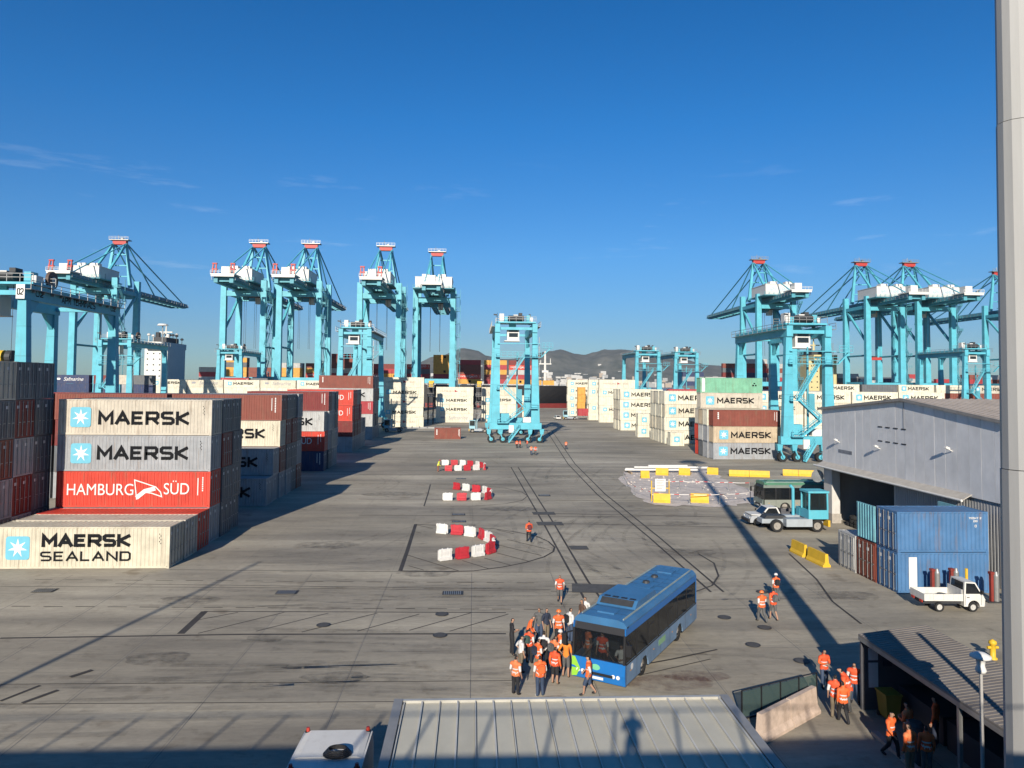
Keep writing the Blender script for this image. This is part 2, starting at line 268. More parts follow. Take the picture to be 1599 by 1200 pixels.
PALE = [(20.49, 102.55), (24.48, 114.0), (34.93, 118.64), (36.65, 112.6), (34.81, 101.41), (34.96, 92.25), (32.65, 82.31), (28.93, 80.14), (23.69, 79.31), (19.89, 80.98), (19.05, 86.92)]
WATERB = [[(-2.63, 65.42, -0.35), (-1.32, 64.95, -0.35), (-0.18, 64.19, -0.68), (0.8, 63.25, -1.15), (1.36, 61.98, -1.15), (1.66, 60.63, -1.4), (1.71, 59.26, -1.71), (1.43, 57.92, -2.24), (0.46, 56.97, -2.61), (-0.74, 56.27, -2.61), (-2.01, 55.72, -2.74)], [(-1.98, 91.94, -0.74), (-0.81, 90.87, -0.74), (0.43, 89.9, -0.58), (1.46, 88.81, -1.26), (1.94, 87.31, -1.26), (2.11, 85.75, -1.56), (1.74, 84.27, -2.09), (0.35, 83.69, -2.89), (-1.21, 83.55, -3.14), (-2.79, 83.54, -3.14)], [(-4.43, 118.53, 0.03), (-3.0, 118.57, 0.03), (-1.62, 118.41, -0.59), (-0.43, 117.61, -0.59), (0.71, 116.76, -1.14), (1.3, 115.45, -1.14), (1.82, 114.13, -1.58), (1.8, 112.69, -1.58), (0.5, 112.13, -2.76), (-0.85, 111.64, -2.85), (-2.23, 111.23, -2.85), (-3.62, 110.93, -3.12)]]
YB = [((37.02, 105.64), (42.52, 104.29)), ((45.35, 106.52), (49.49, 105.12)), ((20.21, 82.28), (22.06, 81.84)), ((24.43, 82.29), (26.41, 81.85)), ((26.64, 106.92), (28.35, 106.21)), ((30.07, 106.98), (31.57, 106.27)), ((34.52, 107.82), (36.0, 107.09)), ((23.55, 103.28), (24.83, 103.3)), ((32.27, 83.2), (33.01, 83.2))]
PPL = {'b1': (1.99, 36.57), 'b2': (1.92, 31.99), 'b3': (2.94, 31.77), 'b4': (5.03, 31.83), 'b5': (4.31, 33.77), 'b6': (3.85, 34.37), 'b7': (2.76, 35.48), 'b8': (3.38, 34.68), 'b9': (2.84, 37.51), 'b10': (3.49, 38.31), 'b11': (3.85, 38.21), 'b12': (4.43, 37.82), 'b13': (5.08, 38.27), 'b14': (5.89, 39.5), 'b15': (6.15, 40.1), 's1': (5.33, 44.97), 's2': (4.73, 61.94), 't1': (16.27, 41.13), 't2': (17.06, 41.44), 't3': (18.78, 45.2), 'g1': (16.57, 32.21), 'g2': (14.59, 29.37), 'g3': (14.68, 28.92), 'g4': (15.82, 29.55), 'w1': (15.09, 26.28), 'q1': (15.37, 25.31), 'q2': (16.11, 25.37), 'in1': (18.94, 31.34), 'f1': (8.85, 150.0), 'f2': (9.5, 150.03), 'f3': (10.94, 150.1), 'f4': (10.66, 135.61), 'f5': (11.43, 135.64), 'f6': (18.6, 147.59), 'y1': (-4.81, 110.9)}
# ---------------------------------------------------------------- ground, water, hills
def ground_mat():
    m = bpy.data.materials.new('yard_concrete'); m.use_nodes = True; t = m.node_tree; n = t.nodes; L = t.links
    b = n['Principled BSDF']; b.inputs['Roughness'].default_value = .82; b.inputs['Specular IOR Level'].default_value = .3
    tc = n.new('ShaderNodeTexCoord')
    def nz(sx, sy, sc, det=6, rough=.6):
        mp = n.new('ShaderNodeMapping'); mp.inputs['Scale'].default_value = (sx, sy, 1); L.new(tc.outputs['Object'], mp.inputs[0])
        z = n.new('ShaderNodeTexNoise'); z.inputs['Scale'].default_value = sc; z.inputs['Detail'].default_value = det; z.inputs['Roughness'].default_value = rough
        L.new(mp.outputs[0], z.inputs['Vector']); return z.outputs['Fac']
    def ramp(f, p0, p1, c0, c1):
        r = n.new('ShaderNodeValToRGB'); e = r.color_ramp.elements; e[0].position = p0; e[1].position = p1
        e[0].color = c0+(1,); e[1].color = c1+(1,); L.new(f, r.inputs[0]); return r.outputs[0]
    def mix(kind, fac, a, c):
        x = n.new('ShaderNodeMixRGB'); x.blend_type = kind; x.inputs[0].default_value = fac; L.new(a, x.inputs[1]); L.new(c, x.inputs[2]); return x.outputs[0]
    base = ramp(nz(1, 1, .045, 5), .35, .68, (.285, .254, .198), (.425, .382, .306))
    v = mix('MULTIPLY', .75, base, ramp(nz(.10, .55, .55, 8, .68), .36, .64, (.62, .62, .63), (1.18, 1.17, 1.13)))       # drive marks along the lanes
    v = mix('MULTIPLY', .6, v, ramp(nz(.03, .25, .30, 4), .40, .60, (.66, .66, .67), (1.08, 1.08, 1.07)))                 # broad worn bands
    v = mix('MULTIPLY', .8, v, ramp(nz(1, 1, .9, 9, .72), .28, .44, (.62, .60, .57), (1, 1, 1)))                         # blotches
    v = mix('MULTIPLY', .55, v, ramp(nz(.5, 1.4, 3.5, 6, .75), .3, .62, (.72, .72, .72), (1.1, 1.1, 1.1)))
    v = mix('MULTIPLY', .7, v, ramp(nz(1, 1, .33, 3), .27, .36, (.55, .50, .45), (1, 1, 1)))                             # oil and rust stains
    bk = n.new('ShaderNodeTexBrick'); bk.offset = 0; bk.inputs['Scale'].default_value = .18; bk.inputs['Mortar Size'].default_value = .004
    bk.inputs['Color1'].default_value = (.88, .88, .87, 1); bk.inputs['Color2'].default_value = (1.1, 1.09, 1.07, 1); bk.inputs['Mortar'].default_value = (.6, .6, .6, 1)
    bk.inputs['Brick Width'].default_value = 1.0; bk.inputs['Row Height'].default_value = .9
    L.new(tc.outputs['Object'], bk.inputs['Vector']); v = mix('MULTIPLY', .4, v, bk.outputs['Color'])
    L.new(v, b.inputs['Base Color'])
    bp = n.new('ShaderNodeBump'); bp.inputs['Strength'].default_value = .25; bp.inputs['Distance'].default_value = .02
    L.new(nz(1, 1, 6, 8, .75), bp.inputs['Height']); L.new(bp.outputs[0], b.inputs['Normal'])
    return m
M_GROUND = ground_mat()
QY = 388
g = MB(); g.box(-1400, 1400, -300, QY, -4, 0); ground = struct(g.build('ground', M_GROUND))
def strip(mb, pts, wd, z, m=0):
    P = [Vector((p[0], p[1])) for p in pts]; n = len(P); a = []; b = []
    for i in range(n):
        d = (P[min(i+1, n-1)]-P[max(i-1, 0)]).normalized(); nn = Vector((-d.y, d.x))*wd/2
        a.append((P[i].x+nn.x, P[i].y+nn.y, z)); b.append((P[i].x-nn.x, P[i].y-nn.y, z))
    mb.add(a+b, [(n+i, n+i+1, i+1, i) for i in range(n-1)], m)
M_LINE = mat('worn_dark_marking', (.062, .056, .052), rough=.85, var=.45, scale=.8)
M_JOINT = mat('joint_sealant', (.20, .19, .175), rough=.9, var=.4, scale=1.5)
lm = MB()
for i, (wd, pts) in enumerate(LINES): strip(lm, pts, wd*1.3, .004+.0002*i)
o = lm.build('lane_marking', M_LINE, ground, fixn=False)
jm = MB()
for i, (wd, pts) in enumerate(JOINTS): strip(jm, pts, wd, .003)
for i, Y in enumerate((37.2, 44.2, 60, 73, 88, 104, 124)): strip(jm, [(-20, Y), (22, Y)], .04, .0034+.0001*i)
jm.build('slab_joint', M_JOINT, ground, fixn=False)
M_ASPH = mat('asphalt_patch', (.10, .098, .095), rough=.9, var=.35, scale=2, bump=.2)
for i, P in enumerate(PATCHES):
    q = MB(); q.add([(p[0], p[1], .030) for p in P], [(3, 2, 1, 0)]); q.build('asphalt_patch', M_ASPH, ground)
rnd = random.Random(3)
pv = []
for i in range(len(PALE)):
    a, b = Vector(PALE[i]), Vector(PALE[(i+1) % len(PALE)])
    for k in range(5):
        p = a.lerp(b, k/5); pv.append((p.x+rnd.uniform(-.5, .5), p.y+rnd.uniform(-.7, .7), .034))
q = MB(); q.add(pv, [tuple(range(len(pv)))]); q.build('dug_up_patch', mat('crushed_stone', (.68, .60, .53), rough=.95, var=.35, scale=1.3, bump=.5), ground)
for i, (x, y) in enumerate(MANHOLES):
    q = MB(); q.cyl((0,0,0), (0,0,.012), .38, .38, 20, 0); q.cyl((0,0,.012), (0,0,.02), .30, .30, 20, 1)
    o = q.build('manhole_cover', [M_DARK, mat('cast_iron', (.09, .085, .08), rough=.7, var=.3, scale=5)], ground, loc=(x, y, .03))
for i, (x, y) in enumerate(GRATES):
    q = MB(); q.box(-.65, .65, -.42, .42, 0, .006, 0)
    for k in range(9): q.box(-.55+k*.125, -.50+k*.125, -.34, .34, .006, .02, 1)
    q.build('drain_grate', [M_DARK, M_STEEL], ground, loc=(x, y, .03))
tr_ = random.Random(31); tm = MB(); nn_ = 0
def arc(x, y, a, ln, curv, wd, gap):
    global nn_
    for s_ in (-1, 1):
        P = []; aa = a; px, py = x-sin(a)*gap/2*s_, y+cos(a)*gap/2*s_
        for k in range(14):
            P.append((px, py)); px += cos(aa)*ln/13; py += sin(aa)*ln/13; aa += curv/13
        nn_ += 1; strip(tm, P, wd, .014+.00015*(nn_ % 90))
for k in range(46):
    arc(tr_.uniform(-22, 16), tr_.uniform(30, 52)+0, tr_.gauss(0, .06), tr_.uniform(6, 16), tr_.gauss(0, .12), tr_.uniform(.18, .42), 1.9)
for k in range(34):
    arc(tr_.uniform(-20, 24), tr_.uniform(52, 130), tr_.choice([tr_.gauss(0, .08), tr_.gauss(1.45, .15)]), tr_.uniform(8, 22), tr_.gauss(0, .5), tr_.uniform(.2, .5), 1.9)
for k in range(16):
    arc(tr_.uniform(6, 24), tr_.uniform(38, 66), tr_.uniform(.6, 2.4), tr_.uniform(8, 18), tr_.gauss(0, .9), tr_.uniform(.2, .4), 1.8)
tm.build('tyre_mark', decal('tyre_rubber', (.06, .057, .052), .17, .5, (1, 1, 1)), ground, fixn=False)['kind'] = 'stuff'
for k, (x, y, r, c) in enumerate(((9.0, 33.0, 1.5, 1), (10.4, 33.7, 1.0, 1), (3.2, 31.2, .9, 1), (-10.5, 39.2, .9, 0), (-14.8, 36.5, 1.4, 0), (12.4, 44, 1.2, 0), (-3, 52, 1.6, 0), (17, 58, 2.0, 0), (-12, 61, 2.2, 0), (4, 78, 2.4, 0), (20, 70, 1.8, 0), (-9, 88, 3, 0), (12, 104, 3, 0), (24, 46, 1.6, 0), (-17, 46, 1.6, 0), (-6, 34, 1.2, 0))):
    q = MB(); vs = [(x+r*(1.5 if c else 1.2)*cos(a_)*(1+.35*noise.noise(Vector((cos(a_)*1.5+k, sin(a_)*1.5, k)))), y+r*.6*sin(a_)*(1+.4*noise.noise(Vector((cos(a_)+k*3, sin(a_), 2)))), .0285+.00006*k) for a_ in [2*pi*i/28 for i in range(28)]]
    q.add(vs, [tuple(range(28))]); q.build('oil_stain', decal('oil_film' if not c else 'red_stain', (.045, .042, .04) if not c else (.11, .04, .035), .40, 1.3), ground, fixn=False)
# water
wm = bpy.data.materials.new('sea_water'); wm.use_nodes = True; b = wm.node_tree.nodes['Principled BSDF']
b.inputs['Base Color'].default_value = (.02, .05, .075, 1); b.inputs['Roughness'].default_value = .18
t = wm.node_tree; z = t.nodes.new('ShaderNodeTexNoise'); z.inputs['Scale'].default_value = .15; z.inputs['Detail'].default_value = 8
tcw = t.nodes.new('ShaderNodeTexCoord'); t.links.new(tcw.outputs['Object'], z.inputs['Vector'])
bp = t.nodes.new('ShaderNodeBump'); bp.inputs['Strength'].default_value = .4; t.links.new(z.outputs['Fac'], bp.inputs['Height']); t.links.new(bp.outputs[0], b.inputs['Normal'])
q = MB(); q.add([(-12000, QY-2, -3), (12000, QY-2, -3), (12000, 14000, -3), (-12000, 14000, -3)], [(0,1,2,3)]); struct(q.build('water', wm))
# hills across the bay: a real height field, 3.6 to 5.2 km away
RX = [(-900, 0), (-420, 60), (-200, 150), (-58, 197), (20, 180), (68, 158), (150, 140), (260, 150), (406, 186), (470, 192), (560, 172), (600, 166), (660, 182), (713, 196), (830, 203), (911, 194), (1010, 176), (1120, 150), (1300, 120), (1700, 90), (2300, 60), (3000, 0)]
def ridge(x):
    for (a, ha), (b, hb) in zip(RX, RX[1:]):
        if a <= x <= b: k = (x-a)/(b-a); k = k*k*(3-2*k); return ha+(hb-ha)*k
    return 0
hv = []; nx, ny = 200, 34
for j in range(ny):
    for i in range(nx):
        x = -900+3900*i/(nx-1); tt = j/(ny-1); y = 3300+1700*tt
        s = min(1, tt/.42); prof = (s*s*(3-2*s)) if tt < .42 else 1-.75*((tt-.42)/.58)**1.3
        xr = x*4000/(y if tt < .42 else 4014)
        nb = noise.fractal(Vector((x*.006, y*.006, 1.7)), .9, 2.1, 6)
        hv.append((x, y, -4+(ridge(xr)+4)*prof*(1+.03*nb)+nb*26*s*(1-s)*2.2+(6*nb if s > .98 and tt < .45 else 0)*.35))
hf = [(j*nx+i, j*nx+i+1, (j+1)*nx+i+1, (j+1)*nx+i) for j in range(ny-1) for i in range(nx-1)]
q = MB(); q.add(hv, hf)
hm = bpy.data.materials.new('scrub_hillside'); hm.use_nodes = True; t = hm.node_tree; b = t.nodes['Principled BSDF']; b.inputs['Roughness'].default_value = .95
tch = t.nodes.new('ShaderNodeTexCoord'); z = t.nodes.new('ShaderNodeTexNoise'); z.inputs['Scale'].default_value = .012; z.inputs['Detail'].default_value = 10; z.inputs['Roughness'].default_value = .7
r = t.nodes.new('ShaderNodeValToRGB'); e = r.color_ramp.elements; e[0].position = .36; e[0].color = (.048, .058, .052, 1); e[1].position = .70; e[1].color = (.13, .13, .115, 1)
t.links.new(tch.outputs['Object'], z.inputs['Vector']); t.links.new(z.outputs['Fac'], r.inputs[0]); t.links.new(r.outputs[0], b.inputs['Base Color'])
struct(q.build('hills', hm, smooth=True))
q = MB(); rr = random.Random(11)
def hill_z(x, y):
    i = (x+900)/3900*(nx-1); j = (y-3300)/1700*(ny-1); i0, j0 = int(i), int(j); return hv[j0*nx+i0][2]
for k in range(420):
    x = rr.gauss(560, 260) if k % 3 else rr.uniform(-300, 1500); y = 3310+abs(rr.gauss(0, 130))
    if not -880 < x < 2900: continue
    w_, d_, h_ = rr.uniform(8, 30), rr.uniform(8, 20), rr.uniform(6, 22); z0 = max(0, hill_z(x, y))-6
    q.box(x-w_/2, x+w_/2, y, y+d_, z0, z0+6+h_, rr.choice([0, 0, 1, 2]))
tag(q.build('hillside_town', [mat('town_white', (.55, .53, .49), var=.2), mat('town_ochre', (.42, .34, .26), var=.2), mat('town_grey', (.35, .35, .34), var=.2)]),
    'pale small buildings scattered along the foot of the far hills', 'town', kind='stuff')

# ---------------------------------------------------------------- the building the picture is taken from (behind the lens)
hb = thing('terminal_office', 'long pale office block whose roof terrace overlooks the container yard', 'building', (0, 0, 0))
q = MB(); q.box(-70, 46, -18, -.06, 0, 11.6); q.build('wall', mat('office_wall', (.5, .48, .44), rough=.8, var=.12), hb)
q = MB(); q.box(-70, 46, -.30, -.055, 11.604, 12.0); q.build('parapet', M_CONC, hb)
q = MB()
for x in [-69+1.9*k for k in range(60)]: q.box(x-.04, x+.04, -.21, -.13, 12.0, 13.15, 0)
q.box(-70, 46, -.20, -.14, 13.15, 13.19, 0); q.build('railing', M_STEEL, hb)
an = MB(); an.cyl((0,0,0), (0,0,12.8), .16, .11, 12); tag(an.build('antenna_mast', M_STEEL, loc=(-27.9, -1.2, 11.61)), 'slim grey antenna mast on the office roof terrace', 'mast')
# ---------------------------------------------------------------- shipping containers
CW = 2.438
_cm = {}
def corr(a, b, pitch=.278, d=.036):
    n = max(1, round((b-a)/pitch)); p = (b-a)/n; out = []
    for i in range(n):
        x = a+i*p; out += [(x, 0), (x+p*.28, 0), (x+p*.5, d), (x+p*.78, d)]
    out.append((b, 0)); return out
def cont_mesh(L, H, lod):
    k = (L, H, lod)
    if k in _cm: return _cm[k]
    q = MB(); pw = .13
    for x in (0, L-pw):
        for y in (0, CW-pw): q.box(x, x+pw, y, y+pw, .115, H-.115)
    for y in (0, CW-.10):
        q.box(.18, L-.18, y+.004, y+.096, .02, .16); q.box(.18, L-.18, y+.004, y+.096, H-.10, H-.012)
    for x in (0, L-.10):
        q.box(x+.004, x+.096, .17, CW-.17, .02, .16); q.box(x+.004, x+.096, .17, CW-.17, H-.13, H-.012)
    for x in (0, L-.18):
        for y in (0, CW-.162):
            for z in (0, H-.118): q.box(x-.004, x+.184, y-.004, y+.166, z, z+.118)
    pitch = .278 if lod else .56
    def sheet(pr, f0, f1):
        n = len(pr); q.add([f0(*p) for p in pr]+[f1(*p) for p in pr], [(i, i+1, n+i+1, n+i) for i in range(n-1)])
    pr = corr(pw, L-pw, pitch)
    sheet(pr, lambda x, d: (x, .014+d, .15), lambda x, d: (x, .014+d, H-.09))
    sheet(pr, lambda x, d: (x, CW-.014-d, .15), lambda x, d: (x, CW-.014-d, H-.09))
    sheet(corr(pw, L-pw, pitch*1.3, .022), lambda x, d: (x, .09, H-.02-d), lambda x, d: (x, CW-.09, H-.02-d))
    pe = corr(pw, CW-pw, pitch)
    sheet(pe, lambda y, d: (.02+d, y, .15), lambda y, d: (.02+d, y, H-.12))
    sheet([(pw, 0), (CW-pw, 0)], lambda y, d: (L-.085, y, .15), lambda y, d: (L-.085, y, H-.12))
    q.box(.1, L-.1, .1, CW-.1, .10, .14)
    me = q.mesh('shipping_container', [paint('grey')], fixn=True); _cm[k] = me; return me
_dm = {}
def door_mesh(H):
    if H in _dm: return _dm[H]
    q = MB(); wl = (CW-.28)/2; h0, h1 = .17, H-.14
    q.box(0, .045, 0, wl, h0, h1, 0)
    for z in (h0, (h0+h1)/2-.04, h1-.08): q.box(.045, .065, .03, wl-.03, z+.01, z+.07, 0)
    for y in (.03, wl-.08): q.box(.0452, .062, y, y+.05, h0+.075, h1-.075, 0)
    for y in (wl*.3, wl*.78):
        q.cyl((.085, y, h0-.05), (.085, y, h1+.05), .024, .024, 6, 1)
        for z in (h0+.05, h0+.9, h1-.7, h1-.06): q.box(.05, .098, y-.045, y+.045, z-.03, z+.03, 1)
        q.box(.085, .105, y-.02, y+.30, h0+1.0, h0+1.05, 1)
    q.box(.0455, .052, .15, .45, h1-.5, h1-.28, 2)
    me = q.mesh('door', [paint('grey'), M_STEEL, M_LETW], fixn=True); _dm[H] = me; return me
_lm = {}
def logo_mesh(kind, L, H):
    k = (kind, L, H)
    if k in _lm: return _lm[k]
    res = []
    if kind in ('maersk', 'maersk_r', 'sealand'):
        q = MB(); sl = MB()
        s = 1.62 if L > 8 else 1.2
        if kind == 'maersk': a, b, z, h, t = .262*L, .86*L, .90, 1.10, .25
        elif kind == 'maersk_r': a, b, z, h, t = .27*L, .83*L, 1.0, .90, .22; s = 1.3
        else: a, b, z, h, t = .285*L, .785*L, 1.48, .90, .235
        if L < 4: star(sl, L*.5, 1.45, 1.25, FRONT)
        else: star(sl, .147*L if kind != 'maersk_r' else .16*L, 1.45, s, FRONT)
        res.append(('star_emblem', sl.mesh('star_emblem', [M_STARB, M_LETW])))
        if L > 4:
            letters(q, 'MAERSK', a, b, z, h, t, FRONT, gap=.42)
            if kind == 'sealand': letters(q, 'SEALAND', a-.06, b+.02, .50, .68, .13, FRONT, gap=.42)
            res.append(('lettering', q.mesh('lettering', [M_LET])))
        q = MB()
        for i in range(6): q.box(L*.935+.09*(i % 2), L*.935+.05+.09*(i % 2), -.008, -.004, H-.55-.13*i, H-.47-.13*i)
        if L > 4: res.append(('number_marking', q.mesh('number_marking', [M_LET])))
    elif kind == 'code':
        q = MB()
        for i in range(9): q.box(L*.945, L*.945+.13, -.008, -.004, H-.42-.19*i, H-.29-.19*i)
        q.box(L*.915, L*.915+.07, -.008, -.004, H-1.75, H-.32)
        for i in range(4): q.box(L*.07+.0*i, L*.07+.24, -.008, -.004, H-.62-.32*i, H-.38-.32*i)
        res.append(('number_marking', q.mesh('number_marking', [M_LETW])))
    elif kind == 'hsud':
        me = bfont('HAMBURG', .9, M_LETW, 'lettering'); text_to_side(me, .075*L, .505*L, 1.03, .92); res.append(('lettering', me))
        me = bfont('SÜD', .9, M_LETW, 'lettering'); text_to_side(me, .69*L, .855*L, 1.03, 1.12); res.append(('lettering', me))
        q = MB(); P = lambda *a: [(.5*L+p[0]*1.35, 1.42+p[1]*.78) for p in a]
        stroke(q, P((0,1),(.5,.72),(1.25,.28),(1.55,-.25),(1.62,-.72),(1.0,-.35),(.55,-.25),(.15,-.95),(0,1)), .085, FRONT, .006)
        stroke(q, P((.2,-.75),(.62,-.15),(1.2,.12)), .34, FRONT, .0085)
        res.append(('flag_emblem', q.mesh('flag_emblem', [M_LETW])))
        q = MB()
        for i in range(7): q.box(L*.955, L*.955+.1, -.008, -.004, H-.55-.17*i, H-.43-.17*i)
        q.box(L*.925, L*.925+.07, -.008, -.004, H-1.9, H-.5); res.append(('number_marking', q.mesh('number_marking', [M_LETW])))
    elif kind == 'hsud_r':
        me = bfont('HAMBURG', .5, mat('letter_faded_red', (.42, .30, .24), rough=.7), 'lettering'); text_to_side(me, .10*L, .46*L, 1.25, .5); res.append(('lettering', me))
        me = bfont('SÜD', .5, MATS['letter_faded_red'], 'lettering'); text_to_side(me, .66*L, .80*L, 1.25, .6); res.append(('lettering', me))
        q = MB(); q.add([FRONT(.50*L, 2.0, .007), FRONT(.50*L, 1.2, .007), FRONT(.60*L, 1.5, .007), FRONT(.56*L, 1.6, .007)], [(0, 1, 2, 3)])
        res.append(('flag_emblem', q.mesh('flag_emblem', [mat('emblem_red', (.40, .04, .05), rough=.6)])))
    elif kind in ('saf', 'saf_r'):
        mm = M_LETW if kind == 'saf' else mat('letter_faded_grey', (.34, .34, .36), rough=.7)
        me = bfont('Safmarine', 1., mm, 'lettering', shear=.35); text_to_side(me, .33*L, .86*L, .95, 1.2); res.append(('lettering', me))
        q = MB(); q.add([FRONT(.13*L, 1.25, .006), FRONT(.22*L, 1.25, .006), FRONT(.25*L, 1.6, .006), FRONT(.22*L, 1.9, .006), FRONT(.13*L, 1.9, .006)], [(0,1,2,3,4)])
        res.append(('flag_emblem', q.mesh('flag_emblem', [mm])))
    elif kind == 'msc':
        q = MB(); q.box(L*.46, L*.56, -.009, -.004, .75, 2.0); res.append(('emblem', q.mesh('emblem', [M_LET])))
    elif kind == 'stripe':
        q = MB(); q.box(L*.03, L*.08, -.010, -.004, .2, H-.15); res.append(('white_stripe', q.mesh('white_stripe', [M_LETW])))
        q = MB(); q.box(L*.84, L*.87, -.009, -.004, 1.3, 1.6); q.box(L*.86, L*.89, -.009, -.004, 1.75, 1.95); q.box(L*.885, L*.91, -.009, -.004, 1.3, 1.6); res.append(('emblem', q.mesh('emblem', [M_LET])))
    _lm[k] = res; return res
CNAME = {'cream': 'cream', 'reefer': 'white', 'beige': 'beige', 'grey': 'grey', 'lightgrey': 'pale grey', 'red': 'bright red', 'brown': 'brown', 'maroon': 'maroon',
         'navy': 'navy', 'blue': 'blue', 'green': 'green', 'tan': 'tan', 'orange': 'yellow-orange', 'darkgrey': 'dark grey', 'teal': 'pale teal', 'crimson': 'crimson'}
LNAME = {'maersk': ' star-emblem', 'maersk_r': ' star-emblem', 'sealand': ' two-line lettered', 'hsud': ' flag-emblem', 'hsud_r': ' flag-emblem', 'saf': ' script-lettered', 'saf_r': ' script-lettered'}
ORD = ['zeroth', 'first', 'second', 'third', 'fourth', 'fifth', 'sixth', 'seventh', 'eighth']
jr = random.Random(21)
def cont(x, y, z, col, L=12.19, H=2.9, logo=None, label='container', group=None, lod=1, doors='+', jit=.05):
    o = link('shipping_container', cont_mesh(L, H, lod)); o.location = (x+jr.uniform(-jit, jit), y+jr.uniform(-jit, jit)*.5, z)
    o.material_slots[0].link = 'OBJECT'; o.material_slots[0].material = paint(col)
    tag(o, label, 'container', group)
    if doors:
        for k in range(2):
            d = link('door', door_mesh(H), o); d.material_slots[0].link = 'OBJECT'; d.material_slots[0].material = paint(col)
            d.location = (L-.08, .14+k*(CW-.28)/2, 0)
    if logo:
        for nm, me in logo_mesh(logo, L, H):
            c_ = link(nm, me, o)
            if nm == 'number_marking': c_['kind'] = 'stuff'
            c_.location = (jr.uniform(-.10, .10), 0, jr.uniform(-.05, .05))
    return o
HID = []
def stack(x, y, cols, phrase, row=None, L=12.19, H=2.9, lod=1, doors='+', jit=.11, dx=0, keep=99, bay=None):
    """cols: from the ground up, each 'colour' or 'colour:logo' or None for a tier built elsewhere"""
    for i, c in enumerate(cols):
        if c is None: continue
        k, _, lg = c.partition(':')
        if i < len(cols)-keep: HID.append((x, y, i*(H+.012), L, H, k)); continue
        lab = '%s%s container, %s tier%s, %s' % (CNAME[k], LNAME.get(lg, ''), ORD[i+1], (' of the %s row' % ORD[row]) if row else '', phrase)+(', %s bay' % bay if bay else '')
        cont(x+dx*i, y, i*(H+.012), k, L, H, lg or None, lab, 'containers, '+phrase, lod, doors, jit)
# first block (next to the office shadow)
pA = 'first block of the shaded lane'
stack(-33.5, 53.7, ['cream:sealand'], pA, 1, jit=0)
stack(-33.45, 56.38, ['beige'], pA, 2); stack(-33.4, 59.02, ['red'], pA, 3)
stack(-33.6, 61.7, ['grey', 'red:hsud', 'grey:maersk', 'beige:maersk'], pA, 4, jit=.03)
stack(-33.6, 64.35, ['darkgrey', 'darkgrey', 'maroon', 'darkgrey'], pA, 5); stack(-33.6, 67.0, ['darkgrey', 'darkgrey', 'darkgrey', 'darkgrey'], pA, 6)  # dark grey deepens the unlit ends: shade put into the paint
pA2 = 'five-high block under the numbered gantry'
stack(-46.65, 55.0, ['darkgrey', 'grey', 'brown', 'darkgrey', 'cream'], pA2, 1, jit=.04); stack(-46.65, 57.5, ['grey', 'maroon', 'grey', 'maroon', 'darkgrey'], pA2, 2, jit=.04)
stack(-46.65, 60.0, ['darkgrey', 'darkgrey', 'darkgrey', 'darkgrey', 'darkgrey'], pA2, 3, jit=.04)  # end column painted dark so that it reads as shaded
# second block
pB = 'second block of the shaded lane'
stack(-34.1, 79.7, ['grey:maersk'], pB, 1); stack(-34.1, 82.3, ['grey', 'grey:maersk'], pB, 2)
stack(-33.95, 85.0, ['grey', 'brown', 'cream:maersk', 'brown:code'], pB, 3)
for r, cc in ((4, ['grey', 'darkgrey', 'maroon', 'darkgrey']), (5, ['darkgrey', 'darkgrey', 'maroon', 'darkgrey']), (6, ['brown', 'grey', 'darkgrey', 'grey'])):  # dark greys here carry the shade of the row ends
    stack(-34.0, 85.0+(r-3)*2.64, cc, pB, r)
for b_, tops in enumerate((['brown', 'maroon', 'darkgrey'], ['maroon', 'red', 'brown'], ['brown', 'brown', 'maroon'])):
    for r in range(3):
        if b_ == 2 and r > 1: continue
        stack(-46.6-12.5*b_, 85.0+r*2.64, ['grey', 'darkgrey', 'maroon', tops[r]], 'beside the second shaded block', r+1, doors=None, keep=1, bay=['nearest', 'middle', 'outermost'][b_])
# third, fourth, fifth block
pC = 'third block of the shaded lane'
stack(-34.2, 110.5, ['navy:code', 'red:hsud', 'lightgrey:maersk'], pC, 1)
for r in range(2, 5): stack(-34.1, 110.5+2.66*(r-1), [['darkgrey', 'grey', 'lightgrey'][r-2], ['grey', 'beige', 'grey'][r-2], ['lightgrey', 'grey', 'darkgrey'][r-2], ['maroon:code', 'grey', 'darkgrey'][r-2]], pC, r)
pD = 'fourth block of the shaded lane'
stack(-34.7, 139.2, ['grey', 'maroon', 'red:hsud', 'red:hsud'], pD, 1)
for r in range(2, 5): stack(-34.7, 139.2+2.66*(r-1), ['grey', 'brown', 'crimson', ['red', 'grey', 'darkgrey'][r-2]], pD, r)
for r in range(5, 7): stack(-34.7, 139.2+2.66*(r-1), ['lightgrey', 'grey'], pD, r)
pE = 'fifth block of the shaded lane'
stack(-35.1, 169.7, ['grey', 'lightgrey:maersk', 'crimson:code', 'lightgrey:maersk', 'brown:code'], pE, 1)
for r in range(2, 5): stack(-35.1, 169.7+2.66*(r-1), ['grey', 'darkgrey', 'grey', 'brown', 'grey'], pE, r)
cont(-9.06, 172.4, .0, 'brown', 6.06, 2.59, 'code', 'lone brown container on the open yard beside the tall gantry crane', None, 1)
pF = 'white block shaded by the fifth block'
for r in range(1): stack(-26.9, 218+2.66*r, ['reefer:hsud_r', 'reefer:maersk_r', 'reefer:hsud_r', 'reefer:maersk_r', 'reefer:hsud_r'], pF, r+1, lod=0, doors=None, jit=.1)
pF2 = 'white block behind the lone brown container'
for r in range(1): stack(-12.4, 243+2.66*r, ['reefer:saf_r', 'reefer:maersk_r', 'reefer:maersk_r', 'reefer:hsud_r'], pF2, r+1, lod=0, doors=None, jit=.1)
stack(2.8, 252, ['reefer:maersk_r', 'reefer', 'reefer:maersk_r', 'cream'], 'white stack behind the tall gantry', None, lod=0, doors=None)
